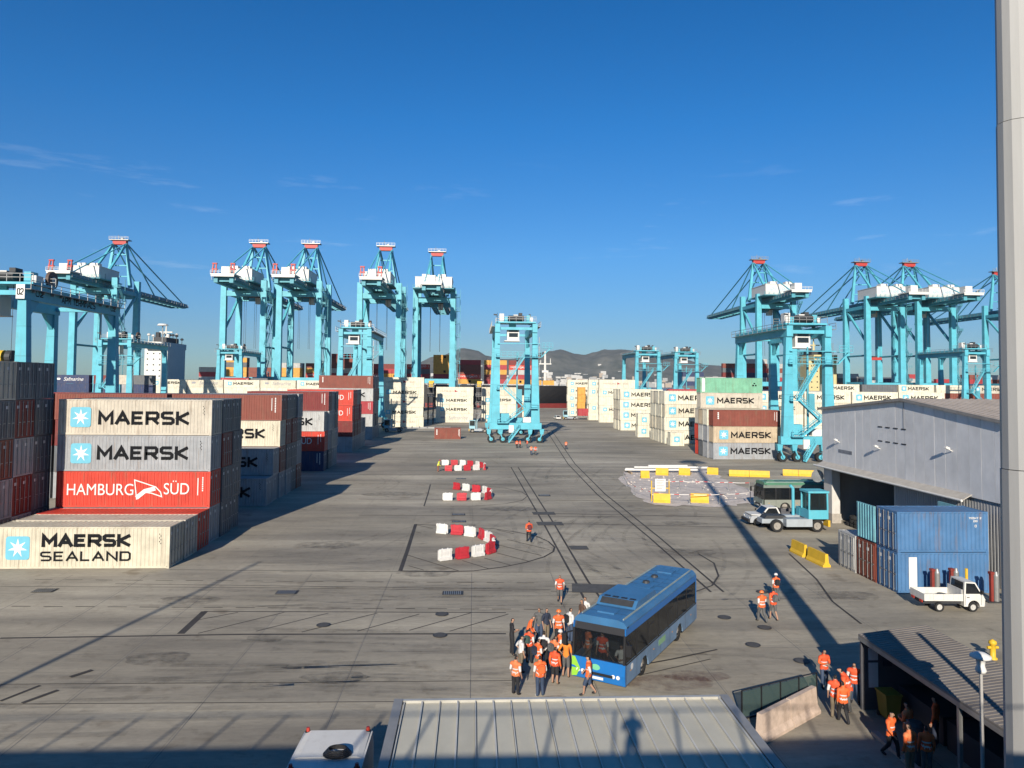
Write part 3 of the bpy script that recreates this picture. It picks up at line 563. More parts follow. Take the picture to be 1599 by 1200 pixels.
stack(17.2, 262, ['reefer', 'orange', 'reefer'], 'short stack behind the tall gantry', None, L=2.99, lod=0, doors=None)
# right-hand blocks
pR = 'green-topped block'
stack(42.55, 129.3, ['grey:maersk', 'tan:maersk', 'brown:code'], pR, 1, jit=.04, doors=None)
stack(42.3, 132.0, ['grey', 'grey', 'reefer'], pR, 2, doors=None); stack(42.3, 134.7, ['darkgrey', 'lightgrey', 'tan'], pR, 3, doors=None)
stack(42.4, 137.4, ['red', 'red', 'beige'], pR, 4, doors=None); stack(43.6, 140.1, ['lightgrey', 'red', 'reefer', 'beige:maersk', 'green:stripe'], pR, 5, doors=None)
pR2 = 'white block behind the green-topped block'
cont(42.2, 156.6, 0, 'reefer', 2.99, 2.9, 'maersk', 'short white star-emblem container at the foot of the white block', None, 0, None)
for r in range(5): stack(42.5, 162.7+2.66*r, ['reefer:maersk', 'reefer:maersk', 'cream:maersk', 'reefer:maersk'] if r == 0 else ['reefer', 'cream', 'reefer', 'beige' if r == 3 else 'reefer'], pR2, r+1, lod=0, doors=None)
pR3 = 'white block beside the short two-high stack'
stack(40.8, 181.6, ['reefer:maersk', 'reefer:maersk'], 'short stack between the white blocks', None, L=2.99, lod=0, doors=None)
for r in range(4): stack(41.5, 207.3+2.66*r, ['reefer:maersk', 'reefer:maersk', 'reefer:maersk', 'reefer:maersk'] if r == 0 else ['reefer', 'beige', 'cream', 'reefer'], pR3, r+1, lod=0, doors=None)
pR4 = 'five-high white block near the ship road'
for r in range(1): stack(42.6, 249+2.66*r, ['reefer', 'reefer:maersk_r', 'reefer', 'reefer:maersk_r', 'reefer:hsud_r'], pR4, r+1, lod=0, doors=None)
stack(41.3, 264, ['reefer', 'reefer:maersk_r', 'reefer', 'reefer:maersk_r', 'reefer:maersk_r'], 'white stack between crane lanes', None, lod=0, doors=None, keep=4)
pR5 = 'white stack at the end of the ship road'
stack(37.6, 295, ['reefer:maersk_r']*5, pR5, None, lod=0, doors=None)
stack(40.6, 287, ['beige', 'orange', 'orange', 'orange'], 'narrow stack by the road truck', None, L=2.99, lod=0, doors=None)
# far rows: only their upper tiers clear the blocks in front
pL = 'far row below the quay cranes'
for i in range(5): stack(-112+12.5*i, 262, ['reefer', 'reefer', 'reefer', 'reefer:maersk_r', 'cream:saf_r' if i % 2 else 'reefer:maersk_r'], pL, None, lod=0, doors=None, H=2.66, keep=1, bay=ORD[5-i])
stack(-141.5, 255, ['grey', 'navy', 'grey', 'navy', 'navy:saf'], 'stack topped by the script-lettered navy box', None, lod=0, doors=None, keep=1)
stack(-128.8, 257, ['grey', 'brown', 'brown', 'navy', 'maroon'], 'stack beside the script-lettered navy box', None, L=6.06, lod=0, doors=None, keep=1)
stack(-112.6, 236, ['grey', 'grey', 'beige', 'grey', 'beige'], 'short beige stack beside gantry legs', None, L=6.06, lod=0, doors=None, keep=1)
stack(-106.3, 236, ['grey', 'navy', 'grey', 'navy', 'darkgrey'], 'short dark stack beside gantry legs', None, L=6.06, lod=0, doors=None, keep=1)
stack(-91.5, 272, ['grey', 'red', 'red', 'grey', 'crimson:code'], 'stack topped by a crimson box', None, H=2.82, L=10.0, lod=0, doors=None, keep=1)
stack(-81.3, 273, ['grey', 'red', 'red', 'grey', 'darkgrey'], 'stack topped by a dark box', None, H=2.8, L=6.06, lod=0, doors=None, keep=1)
pR6 = 'far white row behind the hangar'
for i in range(4): stack(72.5+12.6*i, 186, ['reefer:maersk_r', 'reefer:maersk_r', 'cream:maersk_r', 'reefer:maersk'], pR6, None, lod=0, doors=None, keep=2, bay=ORD[i+1])
pR7 = 'mixed far row below the quay cranes'
for i in range(5): stack(117+12.9*i, 241, ['grey', 'red', 'grey', 'brown', ['reefer:maersk', 'darkgrey', 'reefer:maersk', 'reefer', 'beige:maersk'][i]], pR7, None, lod=0, doors=None, H=2.72, keep=1, bay=ORD[i+1])
for i in range(3): stack(62+12.8*i, 232, ['grey', 'maroon', 'crimson', ['crimson', 'darkgrey', 'navy'][i]], 'dark row behind the green-topped block', None, lod=0, doors=None, keep=1)
# ---------------------------------------------------------------- rubber-tyred gantry cranes
def rail(q, p, q2, n, h=1.1, m=0, t=.07):
    p = Vector(p); q2 = Vector(q2)
    for i in range(n+1):
        c = p.lerp(q2, i/n); q.beam(c, c+Vector((0,0,h)), t, t, m)
    for f in (.55, 1.0): q.beam(p+Vector((0,0,h*f)), q2+Vector((0,0,h*f)), t, t, m)
def flight(q, p, q2, wd=.8, m=0, side=(0,1,0)):
    """stair flight: two stringers, treads, handrails"""
    p = Vector(p); q2 = Vector(q2); s = Vector(side)*wd/2
    for k in (-1, 1):
        q.beam(p+s*k, q2+s*k, .09, .28, m)
        q.beam(p+s*k+Vector((0,0,1)), q2+s*k+Vector((0,0,1)), .09, .09, m)
        q.beam(p+s*k+Vector((0,0,.55)), q2+s*k+Vector((0,0,.55)), .06, .06, m)
        for i in range(4):
            c = p.lerp(q2, i/3)+s*k; q.beam(c, c+Vector((0,0,1)), .05, .05, m)
    n = max(3, int(abs(q2.z-p.z)/.3))
    for i in range(n+1):
        c = p.lerp(q2, i/n); d = Vector((.14,0,0)) if abs(q2.x-p.x) > abs(q2.y-p.y) else Vector((0,.14,0))
        q.beam(c-d, c+d, wd, .04, m)
def rtg(label, loc, sp=8.3, span=23.5, top=26, trolley=.12, stairs=True, cabside=1, mark=None, detail=True, hoist=None):
    t = thing('gantry_crane', label, 'gantry crane', loc, 0, 'rubber-tyred gantry cranes over the stacks')
    lt = top-1.9
    for x in (0, sp):
        for y in (0, span):
            q = MB(); sg = -1 if x == 0 else 1
            q.beam((x+sg*.25, y, 4.3), (x, y, lt), 1.9, 1.25, 0, 1.05, 1.1, side=(0,1,0)); lg = q.build('leg', M_CY, t)
            for f_ in (.2, .42, .62, .82):
                zz = 4.3+(lt-4.3)*f_; ww = 1.9+(1.05-1.9)*f_+.03; xx_ = x+sg*.25*(1-f_); hh = 1.25+(1.1-1.25)*f_+.03; r = MB(); r.box(xx_-ww/2, xx_+ww/2, y-hh/2, y+hh/2, zz-.05, zz+.05); r.build('joint_band', M_CYD, lg)
            if mark and y == 0 and x == sp:
                r = MB(); r.box(x-.54, x+.54, -.96, -.91, lt+.02, top-.05, 0); letters(r, mark, x-.42, x+.42, lt+.5, .85, .13, lambda u, v, d: (u, -.96-d, v), gap=.4, m=1)
                r.build('number_plate', [M_LETW, M_LET], lg)
        q = MB(); q.box(x-.55, x+.55, -.9, span+.9, lt, top, 0); gd = q.build('girder', M_CY, t)
        # knee plates under the girder ends
        for y, s in ((.55, 1), (span-.55, -1)): q2 = MB(); q2.prism([(y, lt-2.4), (y, lt-.003), (y+s*2.2, lt-.003)], 'x', x-.3, x+.3); q2.build('knee_plate', M_CY, t)
        if mark and x == sp:
            r = MB(); RX_ = lambda u, v, d: (x+.55+d, u, v)
            letters(r, mark, 1.4, 3.2, top-1.35, .85, .15, RX_, gap=.35); letters(r, 'APM TERMINALS', 7.5, 16.6, top-1.55, .95, .17, RX_, gap=.35); letters(r, mark, span-2.2, span-.6, top-1.35, .85, .15, RX_, gap=.35)
            r.build('lettering', M_LET, gd)
    for y in (0, span):
        q = MB(); q.box(-1.6, sp+1.6, y-.6, y+.6, 3.0, 4.4, 0); sb = q.build('sill_beam', M_CY, t)
        q = MB(); q.box(.56, sp-.56, y-.35, y+.35, lt+.55, lt+1.15, 0); q.build('cross_beam', M_CY, t)
        for x in (-1.7, .9, sp-.9, sp+1.7):
            q = MB(); q.beam((x, y, 3.05), (x, y, 1.9), 1.0, 1.0, 0, .7, .8); q.beam((x, y-.55, 2.0), (x+(.5 if x < sp/2 else -.5), y-.55, .75), .22, .5, 0); q.beam((x, y+.55, 2.0), (x+(.5 if x < sp/2 else -.5), y+.55, .75), .22, .5, 0)
            q.build('bogie', M_CY, sb)
            xx = x+(.5 if x < sp/2 else -.5)
            q = MB(); q.cyl((xx, y-.4, .82), (xx, y+.4, .82), .82, .82, 18, 0); q.cyl((xx, y-.43, .82), (xx, y+.43, .82), .4, .4, 12, 1); q.build('wheel', [M_RUB, M_CY], sb)
    # trolley with winch drums, cab below
    ty = span*trolley; T = MB()
    T.box(-.3, sp+.3, ty-2.6, ty+2.6, top+.25, top+.55, 0)
    for k in (-1, 1): T.box(-.2, .2, ty+k*2-.3, ty+k*2+.3, top, top+.25, 2); T.box(sp-.2, sp+.2, ty+k*2-.3, ty+k*2+.3, top, top+.25, 2)
    rr = random.Random(int(loc[0]*10)+5)
    T.cyl((sp*.3, ty-1.5, top+1.35), (sp*.72, ty-1.5, top+1.35), .62, .62, 14, 2); T.cyl((sp*.3, ty+1.5, top+1.35), (sp*.72, ty+1.5, top+1.35), .62, .62, 14, 2)
    for x, w_, h_, m_ in ((.12, .5, 1.9, 1), (.24, .35, 1.2, 0), (.5, .5, 1.7, 1), (.63, .4, 2.1, 2), (.84, .45, 1.6, 0), (.93, .3, 1.1, 1)):
        T.box(sp*x-w_, sp*x+w_, ty-.8, ty+.8, top+.55, top+.55+h_, m_)
    tr = T.build('trolley', [M_CY, M_WHITE, M_DARK], t)
    q = MB(); q.cyl((sp-.9, ty+3.4, top+1.5), (sp-.5, ty+3.4, top+1.5), 1.25, 1.25, 20, 0); q.cyl((sp-1.0, ty+3.4, top+1.5), (sp-.4, ty+3.4, top+1.5), .5, .5, 12, 1); q.build('cable_reel', [mat('reel_brown', (.12, .08, .06), var=.3), M_STEEL], tr)
    
    for sy_ in (-2.6, 2.6): q = MB(); rail(q, (-.3, ty+sy_, top+.55), (sp+.3, ty+sy_, top+.55), 6); q.build('trolley_railing', M_STEEL, tr)
    cx = sp*.42; q = MB(); q.box(cx-1.3, cx+1.4, ty-2.2, ty+.2, lt-1.75, lt+1.0, 0); q.box(cx-1.9, cx+1.5, ty-2.3, ty+.6, lt-1.95, lt-1.76, 0); cb = q.build('operator_cab', M_WHITE, tr)
    for z0, z1 in ((lt-1.0, lt-.1), (lt+.1, lt+.6)):
        q = MB(); q.box(cx-.9, cx+1.1, ty-2.23, ty-2.203, z0, z1, 0); q.build('cab_window', glass('cab_glass', (.02, .025, .03), .1), cb)
    q = MB(); q.beam((cx, ty+.3, lt+1.0), (cx, ty+.3, top+.3), 1.6, .5, 0); q.build('cab_hanger', M_CY, tr)
    if hoist:
        q = MB()
        for dx in (-1.6, 1.6):
            for dy in (-1, 1): q.cyl((sp*.5+dx, ty+dy, hoist+1.0), (sp*.5+dx, ty+dy, top+.3), .03, .03, 5, 0)
        q.build('hoist_rope', M_DARK, tr)
        q = MB(); q.box(sp*.5-3, sp*.5+3, ty-.8, ty+.8, hoist, hoist+.5, 0); q.cyl((sp*.5-.9, ty, hoist+1.3), (sp*.5+.2, ty, hoist+1.3), .9, .9, 14, 1); q.cyl((sp*.5+.6, ty, hoist+1.3), (sp*.5+1.3, ty, hoist+1.3), .9, .9, 14, 0); q.build('spreader', [M_DARK, M_YEL], tr)
    # walkways along girders
    q = MB()
    for x in (-.95, sp+.95): q.box(x-.35, x+.35, -.9, span+.9, top-.65, top-.58, 0); rail(q, (x+(.33 if x > 0 else -.33), -.9, top-.58), (x+(.33 if x > 0 else -.33), span+.9, top-.58), 11)
    if mark or detail:
        for k in range(11):
            y = .6+k*2.15; q.box(sp+.55, sp+.95, y-.06, y+.06, top-.95, top-.66, 0)
    q.build('walkway', M_STEEL, t)
    if stairs:
        z3, z2, z1 = top*.72, top*.45, top*.2
        for a, b in (((sp*.72, -1.15, z3), (sp*.16, -1.15, z2)), ((sp*.20, -1.15, z2), (sp*.74, -1.15, z1+2.4)), ((sp*.76, -1.15, z1+2.4), (sp*.25, -1.15, 4.45)), ((sp*.60, -1.35, 3.3), (sp*.32, -1.35, .2))):
            q = MB(); flight(q, a, b, .75); q.build('stair_flight', M_CY, t)
        for (xa, xb, zz) in ((-.2, sp*.24, z2), (sp*.70, sp+.6, z1+2.4), (.0, sp*.3, 4.45)):
            q = MB(); q.box(xa, xb, -1.6, -.72, zz-.1, zz, 0); rail(q, (xa, -1.58, zz), (xb, -1.58, zz), 2, 1.1, 0, .08); q.build('landing', M_CY, t)
        q = MB()
        for z_ in range(8, int(lt)-2): q.box(sp+.62, sp+1.05, -.25, .25, z_, z_+.06, 0)
        q.box(sp+1.0, sp+1.06, -.27, -.22, 6, lt-1, 0); q.box(sp+1.0, sp+1.06, .22, .27, 6, lt-1, 0); q.build('ladder', M_STEEL, t)
        q = MB(); q.box(sp*.55, sp*.55+1.0, .2, 1.3, 9, 11.8, 0); q.box(sp*.52, sp*.52+.3, .5, .8, 4.4, 20, 0); q.build('cable_duct', M_CYD, t)
        q = MB(); q.box(-.4, sp+1.4, -1.6, -.75, z3-.1, z3, 0); rail(q, (-.4, -1.58, z3), (sp+1.4, -1.58, z3), 8)
        q.beam((sp+1.4, -1.2, z3), (sp+3.4, -1.2, z3+2.0), .5, .2, 0); q.box(sp+1.5, sp+3.9, -1.6, -.7, z3+1.95, z3+2.05, 0); rail(q, (sp+1.5, -1.58, z3+2.05), (sp+3.9, -1.58, z3+2.05), 3)
        q.box(0, sp+1.2, -1.0, -.62, lt-2.6, lt-2.45, 0); q.build('platform', M_CY, t)
    q = MB(); q.box(.2, 2.8, .65, 2.4, 4.45, 6.4, 0); q.build('power_unit', M_CY, t)
    q = MB(); q.box(sp-2.4, sp-.6, .65, 2.2, 4.45, 5.6, 0); q.build('control_cabinet', M_WHITE, t)
    q = MB(); q.box(sp*.32, sp*.32+1.1, -.95, -.62, 2.3, 3.9, 0); q.build('sign_board', M_WHITE, t)
    q = MB(); q.cyl((-.1, -.5, top), (-.1, -.5, top+2.4), .05, .05, 6); q.beam((-.1, -.5, top+1.9), (-.9, -.5, top+2.0), .1, .3); q.build('aerial', M_DARK, t)
    return t
rtg('tall light blue gantry crane standing alone on the open yard lane', (5.1, 163, 0), 8.3, 23.5, 26.3)
r2 = rtg('light blue gantry crane numbered 02 with black lettering along its girder', (-67.2, 97.4, 0), 9.4, 23.5, 25.3, trolley=.16, mark='02', stairs=False, hoist=14.8)
rtg('gantry crane with glass cab straddling the green-topped container block', (54.6, 125.6, 0), 6.9, 23.5, 23.6)
rtg('gantry crane behind the fifth shaded block, brown container before it', (-34.0, 190, 0), 7.2, 23.5, 26.6)
rtg('gantry crane working beyond the script-lettered navy container stack', (-106.5, 216, 0), 8.2, 23.5, 24.4, detail=False)
rtg('gantry crane beyond the crimson topped stack, below the quay cranes', (-96.5, 284, 0), 8.2, 23.5, 24.6, detail=False, stairs=False)
rtg('gantry crane over white containers, in front of the far hills', (60.6, 272, 0), 8.2, 23.5, 25.2, detail=False)
rtg('gantry crane just beyond the one before the far hills', (77.5, 280, 0), 8.2, 23.5, 25.2, detail=False)
rtg('gantry crane behind the hangar roof, below the quay cranes', (157, 228, 0), 7.2, 23.5, 25, detail=False)

# ---------------------------------------------------------------- ship-to-shore cranes
def sts_proto(wide=False):
    t = thing('quay_crane', 'c', 'quay crane', (0,0,0), 0, 'ship-to-shore cranes along the quay')
    hx, G, gb = 8.3, 20.0, 51.0              # half leg spacing, rail gauge, girder soffit
    for x in (-hx, hx):
        for y in (0, G):
            q = MB(); q.beam((x, y, 3), (x, y, gb+4.5 if y == 0 else gb+5.5), 2.7, 2.3, 0, 2.2, 2.0, side=(0,1,0)); q.build('leg', M_CY, t)
            q = MB(); q.box(x-3.4, x+3.4, y-.9, y+.9, 1.4, 3.2, 0)
            for k in (-2.6, -.9, .9, 2.6): q.cyl((x+k, y-.5, .7), (x+k, y+.5, .7), .7, .7, 10, 1)
            q.build('bogie', [M_CY, M_DARK], t)
        q = MB(); q.cyl((x, 1, 27.5), (x, G-1, 27.5), .45, .45, 8); q.build('tie_pipe', M_CYD, t)
        q = MB(); q.beam((x, 1.2, 34), (x, G-1, gb-1), .9, .9); q.build('diagonal_brace', M_CY, t)
        q = MB(); q.beam((x, 1.2, gb-.5), (x, G-1, gb-.5), 1.2, 1.6); q.build('side_beam', M_CY, t)
        q = MB(); q.beam((x, 1.2, 14), (x, G-1, 14), 1.4, 1.8); q.build('portal_beam', M_CY, t)
    for y in (0, G):
        q = MB(); q.box(-hx+1.3, hx-1.3, y-.8, y+.8, gb-2.3, gb-.02, 0); q.build('cross_beam', M_CY, t)
    q = MB(); q.box(-hx+1.3, hx-1.3, -.7, .7, 12.6, 14.6, 0); q.build('portal_cross_beam', M_CY, t)
    for x in (-3.0, 3.0):
        q = MB(); q.box(x-.75, x+.75, -26, G+3, gb, gb+2.9, 0); q.build('girder', M_CYD, t)
        q = MB(); q.prism([(G+3.2, gb+.1), (G+3.2, gb+2.9), (88, gb+2.6), (91, gb+1.6), (91, gb+.9), (86, gb+.1)], 'x', x-.7, x+.7); q.build('boom', M_CYD, t)
    q = MB()
    for k in range(-5, 19):
        y = -25+k*0; pass
    for k in range(24): y = -24.5+k*5; q.box(-2.25, 2.25, y-.25, y+.25, gb+.5, gb+2.2, 0)
    for x in (-4.1, 4.1): q.box(x-.45, x+.45, -26, 88, gb+1.0, gb+1.1, 0)
    q.build('boom_bracing', M_CYD, t)
    q = MB()
    for x in (-4.5, 4.5): rail(q, (x, -26, gb+1.1), (x, 88, gb+1.1), 38, 1.2, 0, .11)
    q.build('boom_railing', M_STEEL, t)
    # A-frame, stays
    az, ay = 73.6, G+.6
    for x in (-2.7, 2.7):
        q = MB(); q.beam((x*1.9, G, gb+2.9), (x, ay, az), 1.4, 1.3, 0, .9, .9, side=(0,1,0)); q.build('a_frame_leg', M_CY, t)
        q = MB(); q.beam((x*1.25, -1, gb+2.9), (x, ay-.6, az-.4), .9, .9, 0, .8, .8); q.build('a_frame_strut', M_CY, t)
        for (y, z) in ((-24, gb+2.9),): q = MB(); q.beam((x*1.1, y, z), (x, ay-.4, az), .38, .38); q.build('back_stay', M_CY, t)
        for y in (50, 84):
            q = MB(); q.beam((x*1.1, y, gb+2.8), (x, ay+.4, az), .42, .42); q.build('fore_stay', M_CYD, t)
    q = MB()
    for i, f in enumerate((.25, .5, .75)): q.beam((-2.7*(1.9-.9*f), G+.6*f, gb+2.9+(az-gb-2.9)*f), (2.7*(1.9-.9*f), G+.6*f, gb+2.9+(az-gb-2.9)*f), .5, .5)
    q.build('a_frame_tie', M_CY, t)
    q = MB(); q.box(-2.9, 2.9, ay-1.0, ay+1.0, az-.5, az+1.3, 0); q.build('apex_beam', M_REDP, t)
    q = MB(); q.box(-4.2, 4.2, ay-1.8, ay+1.8, az+1.34, az+1.7, 0); rail(q, (-4.2, ay-1.8, az+1.7), (4.2, ay-1.8, az+1.7), 6, 1.2, 0, .1); q.cyl((-.8, ay, az+1.7), (-.8, ay, az+4.0), .12, .12, 6); q.box(.2, 1.4, ay-.5, ay+.5, az+1.7, az+2.6, 0)
    q.build('apex_platform', M_STEEL, t)
    # machinery house and winch deck
    wx = 8.0 if wide else 5.4
    q = MB(); q.box(-wx, wx, -8, 9, gb+3.3, gb+8.0, 0); q.box(-wx-.15, wx+.15, -8.15, 9.15, gb+8.0, gb+8.25, 0); mh = q.build('machinery_house', M_WHITE, t)
    for k in (-1, 1):
        q = MB(); q.box(k*wx*.45-1.6, k*wx*.45+1.6, -6.5, -3.0, gb+8.25, gb+9.6, 0); q.build('roof_unit', M_WHITE, mh)
    q = MB(); q.box(wx+.005, wx+.03, -3.2, -2.2, gb+3.6, gb+5.7, 0); q.build('house_door', M_STEEL, mh)
    if wide:
        q = MB(); letters(q, 'APM TERMINALS', -6.4, 6.4, gb+5.0, 1.7, .28, lambda u, v, d: (u, -8-d*2, v), gap=.35); q.build('lettering', mat('letter_pale_blue', (.45, .60, .66)), mh)
    q = MB(); q.box(-wx-1.0, wx+1.0, -9, 10, gb+2.95, gb+3.25, 0); rail(q, (-wx-1, -9, gb+3.25), (wx+1, -9, gb+3.25), 8, 1.2, 0, .11); q.build('house_deck', M_CYD, t)
    q = MB(); q.box(-4.6, 4.6, -27.5, -19, gb+2.95, gb+3.4, 0); q.box(-4.4, 4.4, -27.4, -27.2, gb+2.2, gb+3.0, 0); q.box(-1.6, 1.6, -24, -20, gb+3.4, gb+6.6, 0); rail(q, (-4.6, -27.4, gb+3.4), (4.6, -27.4, gb+3.4), 6, 1.2, 0, .11); q.build('rear_deck', M_WHITE, t)
    if not wide:
        for x in (-3.6, 3.3):
            q = MB()
            for dx in (-.7, .7): q.beam((x+dx, -26.2, gb+3.4), (x+dx*.8, -25.4, gb+7.4), .4, .5)
            q.box(x-1.0, x+1.0, -26, -25, gb+5.0, gb+5.5); q.box(x-.9, x+.9, -25.9, -25.0, gb+7.2, gb+7.7); q.build('rope_frame', M_REDP, t)
    # stair tower on the +X land-side leg
    for k in range(8):
        z0 = 4.5+k*5.9; q = MB(); a, b = ((hx+1.6, -2.2, z0), (hx+1.6, 2.6, z0+5.2)) if k % 2 == 0 else ((hx+2.6, 2.6, z0), (hx+2.6, -2.2, z0+5.2))
        flight(q, (a[0]+(-.0), a[1], a[2]), b, .9, 0, (1, 0, 0)); q.box(hx+1.1, hx+3.2, b[1]-.8, b[1]+.8, z0+5.2, z0+5.35, 0); rail(q, (hx+3.2, b[1]-.8, z0+5.35), (hx+3.2, b[1]+.8, z0+5.35), 2, 1.1, 0, .09); rail(q, (hx+1.1, -2.6, z0+5.35), (hx+3.2, -2.6, z0+5.35), 2, 1.1, 0, .09)
        q.build('stair_flight', M_CYD, t)
    q = MB(); q.box(hx+1.36, hx+1.5, -1.5, -1.2, 4, gb+4, 0); q.box(hx+3.3, hx+3.45, 1.2, 1.5, 4, gb+4, 0); q.box(hx+1.5, hx+3.5, 1.15, 1.19, 4, 4.2, 0); q.build('stair_post', M_CYD, t)
    # trolley with cab under the girder
    q = MB(); q.box(-3.6, 3.6, 6, 12, gb-1.6, gb-.2, 0); q.box(1.2, 3.4, 12.1, 15, gb-4.2, gb-1.2, 1); q.box(-2.6, -.6, 6.5, 9, gb-3.0, gb-1.6, 2); q.build('trolley', [M_DARK, M_WHITE, M_CYD], t)
    q = MB()
    for x in (-2.2, 2.2):
        for y in (8, 10.5): q.cyl((x, y, 27), (x, y, gb-1.6), .06, .07, 5)
    q.build('hoist_rope', M_DARK, t)
    return t
sA = sts_proto(False); sB = sts_proto(True)
STS = [(-158.1, 333.9, 0, 'quay crane rising behind the gantry crane numbered 02'), (-97.4, 335.4, 0, 'quay crane with red rope frames, beside the ship bridge side of the quay group'),
       (-74.1, 334.7, 0, 'quay crane with red rope frames, closely paired with its neighbour towards the tall yard gantry'), (-40.9, 337.6, 0, 'quay crane standing directly behind the fifth shaded block gantry'),
       (-18.1, 350.1, 1, 'quay crane with wide lettered white machinery house, before the black ship'), (140.3, 355.6, 1, 'quay crane behind the gantry crane over the green-topped block'),
       (193.5, 357.7, 1, 'quay crane lowering a red spreader beyond the hangar roof'), (218.0, 357.1, 1, 'quay crane sharing a run of white machinery houses beyond the hangar ridge'), (281.5, 380, 1, 'quay crane partly hidden by the tall grey floodlight mast')]
first = {0: True, 1: True}
for x, y, k, lab in STS:
    p = sB if k else sA
    if first[k]: p.location = (x, y-20, 0); p['label'] = lab; first[k] = False
    else: cr_ = copytree(p, None, (x, y-20, 0), 0, lab)
    if 'red spreader' in lab: q = MB(); q.box(-3.2, 3.2, 8.2, 10.3, 25.6, 26.9, 0); q.box(-1.2, 1.2, 8.6, 9.9, 26.9, 27.6, 1); q.build('spreader', [M_REDP, M_DARK], cr_)

# ---------------------------------------------------------------- ships at the quay
def hull(name, label, x0, x1, y0, y1, zt, flare, m_hull, bow=1):
    t = thing(name, label, 'ship', ((x0+x1)/2, (y0+y1)/2, -3)); cx, cy = (x0+x1)/2, (y0+y1)/2
    def ring(z, k):                     # plan outline at height z; k pulls the bow forward
        P = []; W = (y1-y0)/2; Lh = (x1-x0)/2; nb = 14
        for i in range(nb+1):
            a = i/nb; P.append((Lh-(1-a)**1.0*60+0 + k*(1-abs(0))*0, 0))
        out = [(-Lh, -W*.85), (-Lh+8, -W)]
        for i in range(nb+1):
            a = i/nb; out.append((Lh-55+(55+k)*a, -W*(1-a**2.4)))
        for i in range(nb, -1, -1):
            a = i/nb; out.append((Lh-55+(55+k)*a, W*(1-a**2.4)))
        out += [(-Lh+8, W), (-Lh, W*.85)]
        return [(bow*x, y, z) for x, y in out]
    def band(z0, k0, z1, k1, nm, m):
        a, b = ring(z0, k0), ring(z1, k1); n = len(a); q = MB(); q.add(a+b, [(i, (i+1) % n, n+(i+1) % n, n+i) for i in range(n)]+[tuple(range(n, 2*n))]); q.build(nm, m, t)
    band(-1, -6, 5.0, -4, 'boot_top', mat('hull_red', (.24, .035, .03), rough=.6, var=.3, scale=.1, grime=.4))
    band(5.02, -4, zt-1.5+3, flare*.8, 'hull_side', m_hull)
    band(zt-1.48+3, flare*.8, zt+.4+3, flare, 'bulwark', m_hull)
    return t
M_HULL = mat('hull_black', (.018, .018, .02), rough=.55, var=.35, scale=.08, grime=.2)
s1 = hull('container_ship', 'long black-hulled container ship with red waterline, moored behind the quay cranes', -330, 66, 396, 438, 11.2, 12, M_HULL)
# bridge house of that ship, in ship coordinates
def bridge(t, x, y, h, wx, wy, m_w, name='bridge_house'):
    z0 = 13; q = MB(); q.box(x-wx/2, x+wx/2, y-wy/2, y+wy/2, z0, z0+h, 0); q.box(x-wx*.42, x+wx*.42, y-wy*.66, y+wy*.66, z0+h, z0+h+3.2, 0); q.box(x-wx*.3, x+wx*.3, y-wy*.35, y+wy*.35, z0+h+3.2, z0+h+6, 1)
    q.cyl((x, y, z0+h+6), (x, y, z0+h+13), .7, .3, 8, 0); q.box(x-3.5, x+3.5, y-.4, y+.4, z0+h+9, z0+h+9.6, 0); q.cyl((x-wx*.25, y-3, z0+h+6), (x-wx*.25, y-3, z0+h+9), 1.4, 1.2, 10, 1); q.cyl((x+wx*.22, y-4, z0+h+6), (x+wx*.22, y-4, z0+h+8), 1.0, .8, 10, 0)
    b = q.build(name, [m_w, M_DARK], t)
    q = MB()
    for i in range(int(h//3)):
        for k in range(int(wx//3.2)): q.box(x-wx/2+1.2+k*3.2, x-wx/2+1.9+k*3.2, y-wy/2-.06, y-wy/2-.01, z0+1.7+i*3, z0+2.4+i*3, 0)
    q.box(x-wx*.4, x+wx*.4, y-wy*.66-.06, y-wy*.66-.01, z0+h+1.1, z0+h+2.3, 0); q.build('bridge_window', mat('ship_window', (.04, .05, .06), rough=.2), b)['kind'] = 'stuff'
s1c = (-132, 417); sr0 = random.Random(2)
bridge(s1, -169.5-s1c[0], 414-s1c[1], 20, 12, 24, M_WHITE)
for k in range(9):
    q = MB(); xx_ = -37.5+sr0.uniform(-6, 6); yy_ = -3+sr0.uniform(-9, 9); hh_ = sr0.uniform(2, 7); q.cyl((xx_, yy_, 36.1), (xx_, yy_, 36.2+hh_), sr0.uniform(.15, .6), .15, 7); q.lathe([(0, 0), (.9, .3), (.9, 1.0), (0, 1.5)], 8, (xx_, yy_, 36.2+hh_*.8)); q.build('radar_dome', M_WHITE if k % 2 else M_DARK, s1)
q = MB(); q.cyl((40-s1c[0], 414-s1c[1], 14.3), (40-s1c[0], 414-s1c[1], 34), .9, .5, 10); q.box(40-s1c[0]-3.5, 40-s1c[0]+3.5, -3.4, -2.6, 26.6, 27.2); q.box(40-s1c[0]-1.8, 40-s1c[0]+1.8, -4, -2, 22, 23.2); q.cyl((43-s1c[0], -3, 27.2), (43-s1c[0], -3, 30), .25, .2, 6); q.cyl((37.5-s1c[0], -3, 27.2), (37.5-s1c[0], -3, 29), .25, .2, 6); q.build('fore_mast', M_WHITE, s1)
sr = random.Random(5)
PAL = ['orange:msc', 'orange:msc', 'red:hsud', 'brown', 'maroon', 'crimson', 'orange', 'darkgrey', 'beige', 'lightgrey']
bays = [(-146, 3), (-133.3, 5), (-120, 3), (-104, 4), (-90, 4), (-76.5, 6), (-62, 4), (-49, 4), (-36.2, 4), (-22, 6), (-8.5, 5), (5.5, 5), (19, 5)]
NUM = ['one', 'two', 'three', 'four', 'five', 'six', 'seven']
